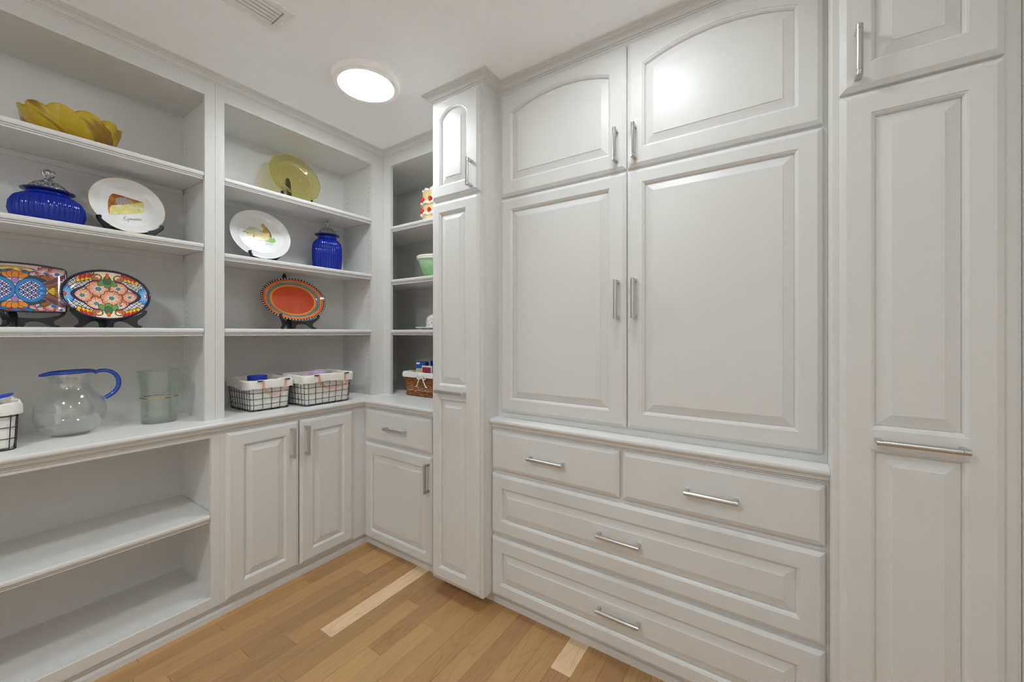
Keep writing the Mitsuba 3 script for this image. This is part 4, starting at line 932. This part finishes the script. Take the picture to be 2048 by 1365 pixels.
def wire_basket(key, x0, x1, y0, y1, z, h, flare, nx, ny, nz, label, cuff=0.04, handle=True, seed=1):
    R = 0.022
    def lp(t, off): f = flare * t; return rr_loop(x0 - f - off, x1 + f + off, y0 - f - off, y1 + f + off, R + off)
    ws = []
    wr = 0.0014
    for k in range(nz + 1):
        t = k / nz; L = lp(t, 0)
        ws.append(tube(np.c_[L, np.full(len(L), z + wr + t * (h - wr))], wr * (1.4 if k in (0, nz) else 1), 5, True))
    def vertical(fx, fy):
        f0, f1 = 0, flare
        a = np.array([x0 + (x1 - x0) * fx, y0 + (y1 - y0) * fy]); b = np.array([x0 - f1 + (x1 - x0 + 2 * f1) * fx, y0 - f1 + (y1 - y0 + 2 * f1) * fy])
        ws.append(tube([(*a, z + wr), (*b, z + h)], wr, 5))
    for i in range(ny):
        fy = (i + 0.5) / ny if False else 0.06 + 0.88 * i / (ny - 1)
        vertical(1, fy); vertical(0, fy)
    for i in range(nx):
        fx = 0.06 + 0.88 * i / (nx - 1)
        vertical(fx, 0); vertical(fx, 1)
    for i in range(1, ny - 1): ws.append(tube([(x0 + 0.002, y0 + (y1 - y0) * i / (ny - 1), z + wr), (x1 - 0.002, y0 + (y1 - y0) * i / (ny - 1), z + wr)], wr, 4))
    k = put(f'{key}__wire_frame', cat(ws), 'black_wire', 40)
    # cloth liner: wall just inside the wires, turned over the top as a cuff
    rows = []
    for zz, off in ((0.006, -0.010), (0.010, -0.004), (0.03, -0.0032), (0.5 * h, -0.0030), (0.8 * h, -0.003), (h - 0.003, -0.003)): rows.append((zz, off, zz / h))
    for zz, off in ((h + 0.004, 0.000), (h + 0.007, 0.004), (h + 0.005, 0.0085), (h - 0.004, 0.0105), (h - 0.5 * cuff, 0.0115), (h - cuff, 0.0105), (h - cuff, 0.0085)): rows.append((zz, off, 1))
    V = []
    for zz, off, t in rows:
        L = lp(t, off); P = np.c_[L, np.full(len(L), z + zz)]
        nn = nfbm(np.c_[P[:, :2] * 38, P[:, 2:] * 38] + seed, 3, seed) - 0.5
        c = L - L.mean(0); c /= np.linalg.norm(c, axis=1, keepdims=True)
        amp = 0.0035 if off < 0 else 0.006
        amp = min(amp, 0.0035) if off < 0 else amp
        P[:, :2] += c * (nn * amp - (0.0012 if off < 0 else 0))[:, None]
        if off > 0: P[:, 2] += 0.014 * nn + 0.010 * (nnoise(np.c_[P[:, :2] * 9, P[:, 2:] * 0] + seed, seed + 3) - 0.5) * (1.0 if zz > h else 1.3)
        V.append(P)
    n = len(V[0]); kk = np.arange(n); F = []
    for a in range(len(V) - 1): F.append(np.c_[a * n + kk, a * n + (kk + 1) % n, (a + 1) * n + (kk + 1) % n, (a + 1) * n + kk])
    m = quads(np.vstack(V), np.vstack(F))
    b0 = np.vstack([m.vertices, [[(x0 + x1) / 2, (y0 + y1) / 2, z + 0.007]]])
    m = trimesh.Trimesh(b0, np.vstack([m.faces, np.c_[np.full(n, len(b0) - 1), (kk + 1) % n, kk]]), process=False)
    put(f'{key}__cloth_liner', m, 'liner_cloth', True)
    if handle:
        yc, hw = (y0 + y1) / 2 + 0.005, (y1 - y0) * 0.31
        xf = x1 + flare + 0.014
        for o in (0, 0.007):
            t = np.linspace(0, np.pi, 25)
            P = np.c_[xf + 0.004 + 0.008 * np.sin(t), yc - (hw - o) * np.cos(t), z + h - 0.012 - (0.066 - o) * np.sin(t) ** 0.7]
            P = np.vstack([[P[0] + [-0.002, 0, 0.018]], P, [P[-1] + [-0.002, 0, 0.018]]])
            put(f'{key}__handle', tube(P, 0.0017, 7), 'copper', 50)
        for s in (-1, 1):
            put(f'{key}__handle_loop', tube([(x1 + flare + 0.0135, yc + s * hw - s * 0.004, z + h + 0.001), (x1 + flare + 0.0145, yc + s * (hw + 0.022), z + h + 0.002)], 0.0034, 8), 'black_wire', 50)
    thing(key, label, 'basket')
wire_basket('wire_basket', -0.296, -0.042, -0.797, -0.603, WT + 0.0006, 0.158, 0.010, 9, 5, 5, 'smaller black wire basket with a cream liner, holding a blue-lidded jar', seed=2)
wire_basket('wire_basket_001', -0.180, 0.040, -0.555, -0.285, WT + 0.0006, 0.170, 0.012, 7, 7, 5, 'larger black wire basket with a cream liner and lilac cloths, next to the corner', seed=5)
wire_basket('wire_basket_002', -0.25, -0.018, -1.83, -1.562, WT + 0.0006, 0.158, 0.006, 7, 6, 4, 'black wire basket with a white liner cut off at the left edge, beside the pitcher', 0.036, False, seed=8)

def blue_lid(th, r, z_): return 1 + 0.012 * np.cos(36 * th) * (1 if r > 0.04 else 0)
z = WT + 0.012
m = lathe([(0, z), (0.040, z), (0.043, z + 0.004), (0.043, z + 0.130), (0, z + 0.131)], 48); m.apply_translation([-0.172, -0.712, 0]); m.fix_normals(); put('lidded_jar__body', m, 'print_bark', 30)
m = lathe([(0, z + 0.126), (0.0448, z + 0.126), (0.0452, z + 0.141), (0.043, z + 0.142), (0, z + 0.142)], 96); m.apply_translation([-0.172, -0.712, 0]); m.fix_normals(); put('lidded_jar__collar', m, 'yellow_plastic', 30)
m = lathe([(0, z + 0.1425), (0.0458, z + 0.1425), (0.0468, z + 0.146), (0.0468, z + 0.163), (0.0445, z + 0.166), (0, z + 0.1665)], 144, blue_lid); m.apply_translation([-0.172, -0.712, 0]); m.fix_normals(); put('lidded_jar__lid', m, 'blue_plastic', 30)
thing('lidded_jar', 'jar with a blue lid and yellow collar standing in the smaller wire basket', 'jar')

def cloth_heap(key, cx, cy, z0, rx, ry, h, bs, label, seed, cat_='cloth'):
    n = 40
    gx, gy = np.meshgrid(np.linspace(-1, 1, n), np.linspace(-1, 1, n), indexing='ij')
    r = np.maximum(np.abs(gx), np.abs(gy))
    P = np.stack([gx * rx, gy * ry, gx * 0], -1)
    zz = h * (1 - r ** 6) * (0.80 + 0.30 * (nfbm(np.stack([gx * 1.2 + seed, gy * 2.2, gx * 0], -1), 2, seed) - 0.3)) + 0.005 * np.sin(5 * gx + 8 * gy + 3 * nnoise(np.stack([gx * 2, gy * 2, gx * 0 + seed], -1), seed))
    P[..., 2] = np.maximum(zz, 0.0)
    V = P.reshape(-1, 3) + [cx, cy, z0]
    i, j = np.meshgrid(np.arange(n - 1), np.arange(n - 1), indexing='ij')
    f = np.stack([i * n + j, (i + 1) * n + j, (i + 1) * n + j + 1, i * n + j + 1], -1).reshape(-1, 4)
    top = quads(V, f); bot = quads(V * [1, 1, 0] + [0, 0, z0 - 0.004], f[:, ::-1])
    put(key, cat([top, bot]), bs, True); thing(key, label, cat_)
cloth_heap('folded_cloth', -0.080, -0.445, WT + 0.012, 0.075, 0.080, 0.192, 'lilac_cloth', 'crumpled lilac cloth in the larger wire basket', 3)
cloth_heap('folded_cloth_001', -0.065, -0.326, WT + 0.012, 0.075, 0.028, 0.180, 'grey_cloth', 'pale grey-lilac cloth beside the lilac cloth in the larger wire basket', 11)
cloth_heap('folded_cloth_002', -0.155, -1.640, WT + 0.012, 0.070, 0.055, 0.215, 'grey_cloth', 'grey cloth poking out of the wire basket at the left edge', 7)
# blue packet lying on the cloth at the left edge
q = np.array([(-0.06, -0.03), (0.055, -0.035), (0.07, 0.012), (0.03, 0.022), (-0.05, 0.02)])
pk = trimesh.creation.extrude_polygon(Polygon(q), 0.006, engine='earcut')
pk = pk.subdivide().subdivide(); pk.vertices[:, 2] += 0.010 * np.sin(40 * pk.vertices[:, 0]) * 0.5 + 0.12 * np.abs(pk.vertices[:, 0]) * 0.4
pk.apply_transform(trimesh.transformations.rotation_matrix(math.radians(90), [0, 0, 1])); pk.apply_transform(trimesh.transformations.rotation_matrix(math.radians(14), [1, 0, 0])); pk.apply_translation([-0.055, -1.630, WT + 0.170])
put('blue_packet', pk, 'blue_plastic', 40); thing('blue_packet', 'shiny blue packet on top of the basket at the left edge', 'packet')

# wicker basket in the corner shelving
def wicker_fn(p, n, uv):
    t = mikit.noise(p.x * 60, p.y * 60, p.z * 160)
    return mikit.mix(lin(96, 52, 24), lin(186, 118, 62), t)
proc_mat('wicker', wicker_fn, 0.45)
wx0, wx1, wy0, wy1, wz, wh, fl = 0.163, 0.500, 0.052, 0.300, WT + 0.0035, 0.142, 0.012
ms = []
def wl(t, off): f = fl * t; return rr_loop(wx0 - f - off, wx1 + f + off, wy0 - f - off, wy1 + f + off, 0.03)
n = 120; idx = np.arange(n)
nst = 40
for k in range(17):
    t = (k + 0.5) / 17; L0 = wl(t, 0); c = L0 - np.roll(L0, 1, 0); nrm = np.c_[c[:, 1], -c[:, 0]]; nrm /= np.linalg.norm(nrm, axis=1, keepdims=True)
    wv = 0.0042 * np.cos(np.pi * idx * nst / n + np.pi * (k % 2))
    ms.append(tube(np.c_[L0 + nrm * wv[:, None], np.full(n, wz + 0.003 + t * (wh - 0.004))], 0.0041, 6, True))
for k in range(nst):
    a, b_ = wl(0, 0)[k * n // nst], wl(1, 0)[k * n // nst]
    ms.append(tube([(*a, wz), (*b_, wz + wh)], 0.0030, 6))
L0 = wl(0, 0.003)
for s in (0, 1):
    w = idx * 2 * np.pi * 30 / n + s * np.pi
    c = L0 - L0.mean(0); c /= np.linalg.norm(c, axis=1, keepdims=True)
    ms.append(tube(np.c_[L0 + c * (0.004 * np.cos(w))[:, None], wz + 0.0055 + 0.0042 * np.sin(w)], 0.0034, 6, True))
put('wicker_basket__woven_sides', cat(ms), 'wicker', 50)
put('wicker_basket__bottom', bx(wx0 + 0.006, wx1 - 0.006, wy0 + 0.006, wy1 - 0.006, wz + 0.003, wz + 0.008), 'wicker')
V = []
for zz, off in ((0.03, -0.008), (wh * 0.6, -0.007), (wh + 0.006, -0.005), (wh + 0.013, 0.002), (wh + 0.012, 0.008), (wh + 0.004, 0.012), (wh - 0.018, 0.0135), (wh - 0.022, 0.012), (wh - 0.021, 0.009)):
    L = wl(1, off); P = np.c_[L, np.full(n, wz + zz)]; nn = nfbm(P * 45, 3, 4) - 0.5
    c = L - L.mean(0); c /= np.linalg.norm(c, axis=1, keepdims=True); P[:, :2] += c * (0.006 * nn)[:, None]; P[:, 2] += 0.010 * nn; V.append(P)
F = [np.c_[a * n + idx, a * n + (idx + 1) % n, (a + 1) * n + (idx + 1) % n, (a + 1) * n + idx] for a in range(len(V) - 1)]
put('wicker_basket__cloth_liner', quads(np.vstack(V), np.vstack(F)), 'liner_cloth', True)
bow = []
bc = np.array([0.345, wy0 - fl - 0.018, wz + wh - 0.010])
for s in (-1, 1):
    t = np.linspace(0, 2 * np.pi, 28)
    Lp = np.c_[bc[0] + s * 0.021 * (1 - np.cos(t)) * 0.9, bc[1] - 0.006 - 0.004 * np.sin(t), bc[2] + 0.014 * np.sin(t) - 0.008 * (1 - np.cos(t)) * 0.5]
    bow.append(tube(Lp, 0.0038, 7))
    tl = smooth_curve([bc, bc + [s * 0.018, -0.008, -0.018], bc + [s * 0.034, -0.006, -0.052], bc + [s * 0.050, -0.004, -0.066]], 16)
    bow.append(tube(tl, 0.0034, 7))
kn = trimesh.creation.icosphere(2, 0.0075); kn.apply_translation(bc + [0, -0.006, 0]); bow.append(kn)
put('wicker_basket__bow', cat(bow), 'liner_cloth', 50)
thing('wicker_basket', 'brown wicker basket with a white liner tied in a bow, in the corner shelving', 'basket')
def carton_fn(p, n, uv):
    c = mi.Color3f(lin(34, 84, 170))
    c = mikit.mix(c, lin(236, 236, 236), (1 - mikit.smoothstep(0.28, 0.30, dr.abs((p.x - 0.245) / 0.04 + 0.2 * dr.sin(60 * p.x)))) * mikit.smoothstep(1.118, 1.120, p.z) * (1 - mikit.smoothstep(1.130, 1.132, p.z)))
    return mikit.mix(c, lin(206, 200, 150), 1 - mikit.smoothstep(1.090, 1.094, p.z))
proc_mat('carton_print', carton_fn, 0.4)
m = bx(-0.036, 0.036, -0.022, 0.022, 0, 0.208, 0.001); m.apply_transform(trimesh.transformations.rotation_matrix(0.25, [0, 0, 1])); m.apply_translation([0.252, 0.115, WT + 0.012])
put('carton', m, 'carton_print'); thing('carton', 'blue and cream carton standing at the left in the wicker basket', 'carton')
m = bx(-0.05, 0.05, -0.018, 0.018, 0, 0.212, 0.001); m.apply_translation([0.318, 0.190, WT + 0.012])
put('carton_001', m, 'blue_plastic'); thing('carton_001', 'plain blue carton behind the others in the wicker basket', 'carton')
def card_fn(p, n, uv):
    e = dr.maximum(dr.abs(p.x - 0.325) / 0.045, dr.abs(p.z - 1.06) / 0.05)
    c = mikit.mix(lin(190, 44, 50), lin(120, 70, 110), mikit.smoothstep(0.4, 0.7, mikit.fbm(p.x * 40, p.z * 40, 0, 2)))
    return mikit.mix(c, lin(232, 228, 226), mikit.smoothstep(0.84, 0.88, e))
proc_mat('card_print', card_fn, 0.4)
m = bx(0.280, 0.370, 0.082, 0.094, WT + 0.012, 1.112, 0.001)
put('carton_002', m, 'card_print'); thing('carton_002', 'white-edged red box at the front in the wicker basket', 'carton')

# ================================================================== POTTERY IN THE CORNER SHELVING
def green_fn(p, n, uv):
    t = mikit.smoothstep(1.70, 1.80, p.z)
    m_ = mikit.fbm(p.x * 40, p.y * 40, p.z * 40, 3)
    c = mikit.mix(lin(116, 176, 116), lin(186, 216, 176), dr.clip(t * 0.8 + 0.4 * (m_ - 0.5), 0, 1))
    return mikit.mix(c, lin(232, 234, 224), mikit.smoothstep(1.806, 1.810, p.z))
proc_mat('green_glaze', green_fn, 0.12, 0.5, clearcoat=0.6)
z = S3[1] + 0.0006
m = lathe([(0, z), (0.045, z), (0.056, z + 0.003), (0.072, z + 0.03), (0.094, z + 0.085), (0.104, z + 0.118), (0.112, z + 0.121), (0.1145, z + 0.127), (0.1115, z + 0.131), (0.115, z + 0.135), (0.1155, z + 0.142), (0.112, z + 0.146), (0.106, z + 0.144), (0.10, z + 0.122), (0.088, z + 0.08), (0.066, z + 0.03), (0.045, z + 0.010), (0, z + 0.008)], 80)
m.apply_translation([0.328, 0.150, 0]); m.fix_normals(); put('mixing_bowl', m, 'green_glaze', 35); thing('mixing_bowl', 'pale green pottery bowl with a double white rim in the corner shelving', 'bowl')
mat('orange_pot', lin(214, 140, 66), 0.25)
m = lathe([(0, z + 0.009), (0.040, z + 0.010), (0.060, z + 0.040), (0.074, z + 0.10), (0.076, z + 0.155), (0.071, z + 0.156), (0.066, z + 0.10), (0.05, z + 0.040), (0, z + 0.022)], 64); m.apply_translation([0.338, 0.150, 0]); m.fix_normals()
put('small_bowl', m, 'orange_pot', 35); thing('small_bowl', 'orange bowl nested inside the pale green bowl', 'bowl')

def cake_fn(p, n, uv):
    return mikit.mix(lin(216, 188, 128), lin(238, 218, 172), mikit.fbm(p.x * 70, p.y * 70, p.z * 70, 3))
proc_mat('cake_glaze', cake_fn, 0.25)
mat('icing', lin(240, 238, 232), 0.15, 0.5, clearcoat=0.5); mat('berry', lin(204, 48, 40), 0.15, 0.5, clearcoat=0.8)
z = S3[0] + 0.0006; cx, cy = 0.345, 0.150
m = lathe([(0, z), (0.082, z), (0.100, z + 0.004), (0.104, z + 0.012), (0.098, z + 0.016), (0, z + 0.017)], 72); m.apply_translation([cx, cy, 0]); m.fix_normals(); put('cake_jar__base', m, 'icing', 30)
m = lathe([(0, z + 0.016), (0.084, z + 0.016), (0.0875, z + 0.022), (0.0875, z + 0.205), (0.080, z + 0.215), (0, z + 0.218)], 72); m.apply_translation([cx, cy, 0]); m.fix_normals(); put('cake_jar__cake', m, 'cake_glaze', 30)
for zz, rr, amp in ((0.052, 0.0885, 0.010), (0.122, 0.0885, 0.010), (0.205, 0.078, 0.012)):
    th = np.linspace(0, 2 * np.pi, 145)[:-1]; w = np.abs(np.cos(5 * th + zz * 40))
    put('cake_jar__icing', tube(np.c_[cx + (rr + 0.004 * w) * np.cos(th), cy + (rr + 0.004 * w) * np.sin(th), z + zz + amp * (w - 0.5)], 0.0062 + 0.0050 * w, 10, True), 'icing', True)
rngc = random.Random(3)
for zz in (0.074, 0.146):
    for k in range(9):
        a = k * 2 * math.pi / 9 + zz * 30
        s = trimesh.creation.icosphere(2, 1.0); s.vertices[:, 0] *= 0.013 * (1 - 0.35 * np.clip(-s.vertices[:, 2], 0, 1)); s.vertices[:, 1] *= 0.013; s.vertices[:, 2] *= 0.017
        s.apply_translation([cx + 0.096 * math.cos(a), cy + 0.096 * math.sin(a), z + zz]); put('cake_jar__strawberry', s, 'berry', True)
top = lathe([(0, z + 0.214), (0.05, z + 0.216), (0.056, z + 0.226), (0.046, z + 0.238), (0.03, z + 0.25), (0.02, z + 0.268), (0, z + 0.275)], 60, lambda th, r, z_: 1 + 0.12 * np.cos(7 * th + 60 * z_)); top.apply_translation([cx, cy, 0]); top.fix_normals()
put('cake_jar__swirl', top, 'icing', 40)
thing('cake_jar', 'layer cake shaped pottery jar with white icing and red strawberries', 'jar')

def butter_fn(p, n, uv):
    a = dr.atan2(p.y - 0.16, p.x - 0.352) * 5; zz = (p.z - 1.35) * 42
    c = mi.Color3f(lin(232, 228, 224))
    v1, v2, v3 = mikit.voronoi(a * 0.9, zz * 0.9)
    c = mikit.mix(c, lin(40, 44, 120), 1 - mikit.smoothstep(0.05, 0.12, v2 - v1))
    c = mikit.mix(c, lin(206, 130, 90), (1 - mikit.smoothstep(0.22, 0.28, v1)) * dr.select(v3 > 0.55, mi.Float(1), mi.Float(0)))
    return c
proc_mat('butter_glaze', butter_fn, 0.12, 0.5, clearcoat=0.6)
z = S3[2] + 0.0006
m = lathe([(0, z), (0.09, z), (0.118, z + 0.006), (0.146, z + 0.013), (0.147, z + 0.015), (0.144, z + 0.0165), (0.115, z + 0.0115), (0.09, z + 0.0095), (0, z + 0.009)], 80); m.apply_translation([0.352, 0.160, 0]); m.fix_normals(); put('butter_dish__plate', m, 'white_china', 35)
m = lathe([(0.078, z + 0.0105), (0.080, z + 0.014), (0.0795, z + 0.05), (0.074, z + 0.075), (0.060, z + 0.092), (0.038, z + 0.102), (0.014, z + 0.106), (0.013, z + 0.114), (0.009, z + 0.120), (0, z + 0.121)], 80); m.apply_translation([0.352, 0.160, 0]); m.fix_normals(); put('butter_dish__cover', m, 'butter_glaze', 35)
thing('butter_dish', 'covered white pottery dish painted in blue and orange, in the corner shelving', 'dish')

# ------------------------------------------------------------------ groups of alike things
for prefix, group in (('plate_stand', 'black wooden plate stands on the shelves'), ('dinner_plate', 'white plates printed with cheeses'), ('oval_platter', 'oval platters on stands'), ('wire_basket', 'lined black wire baskets on the worktop'),
                      ('ceiling_light', 'round flush ceiling lights'), ('carton', 'cartons in the wicker basket'), ('folded_cloth', 'cloths in the wire baskets'), ('tall_cabinet', 'tall narrow cabinets'), ('shelving_unit', 'open built-in shelving')):
    for key in labels:
        if key == prefix or (key.startswith(prefix + '_') and key[len(prefix) + 1:].isdigit()): labels[key]['group'] = group
for key in ('jar', 'jar_001'): labels[key]['group'] = 'cobalt blue glass jars'
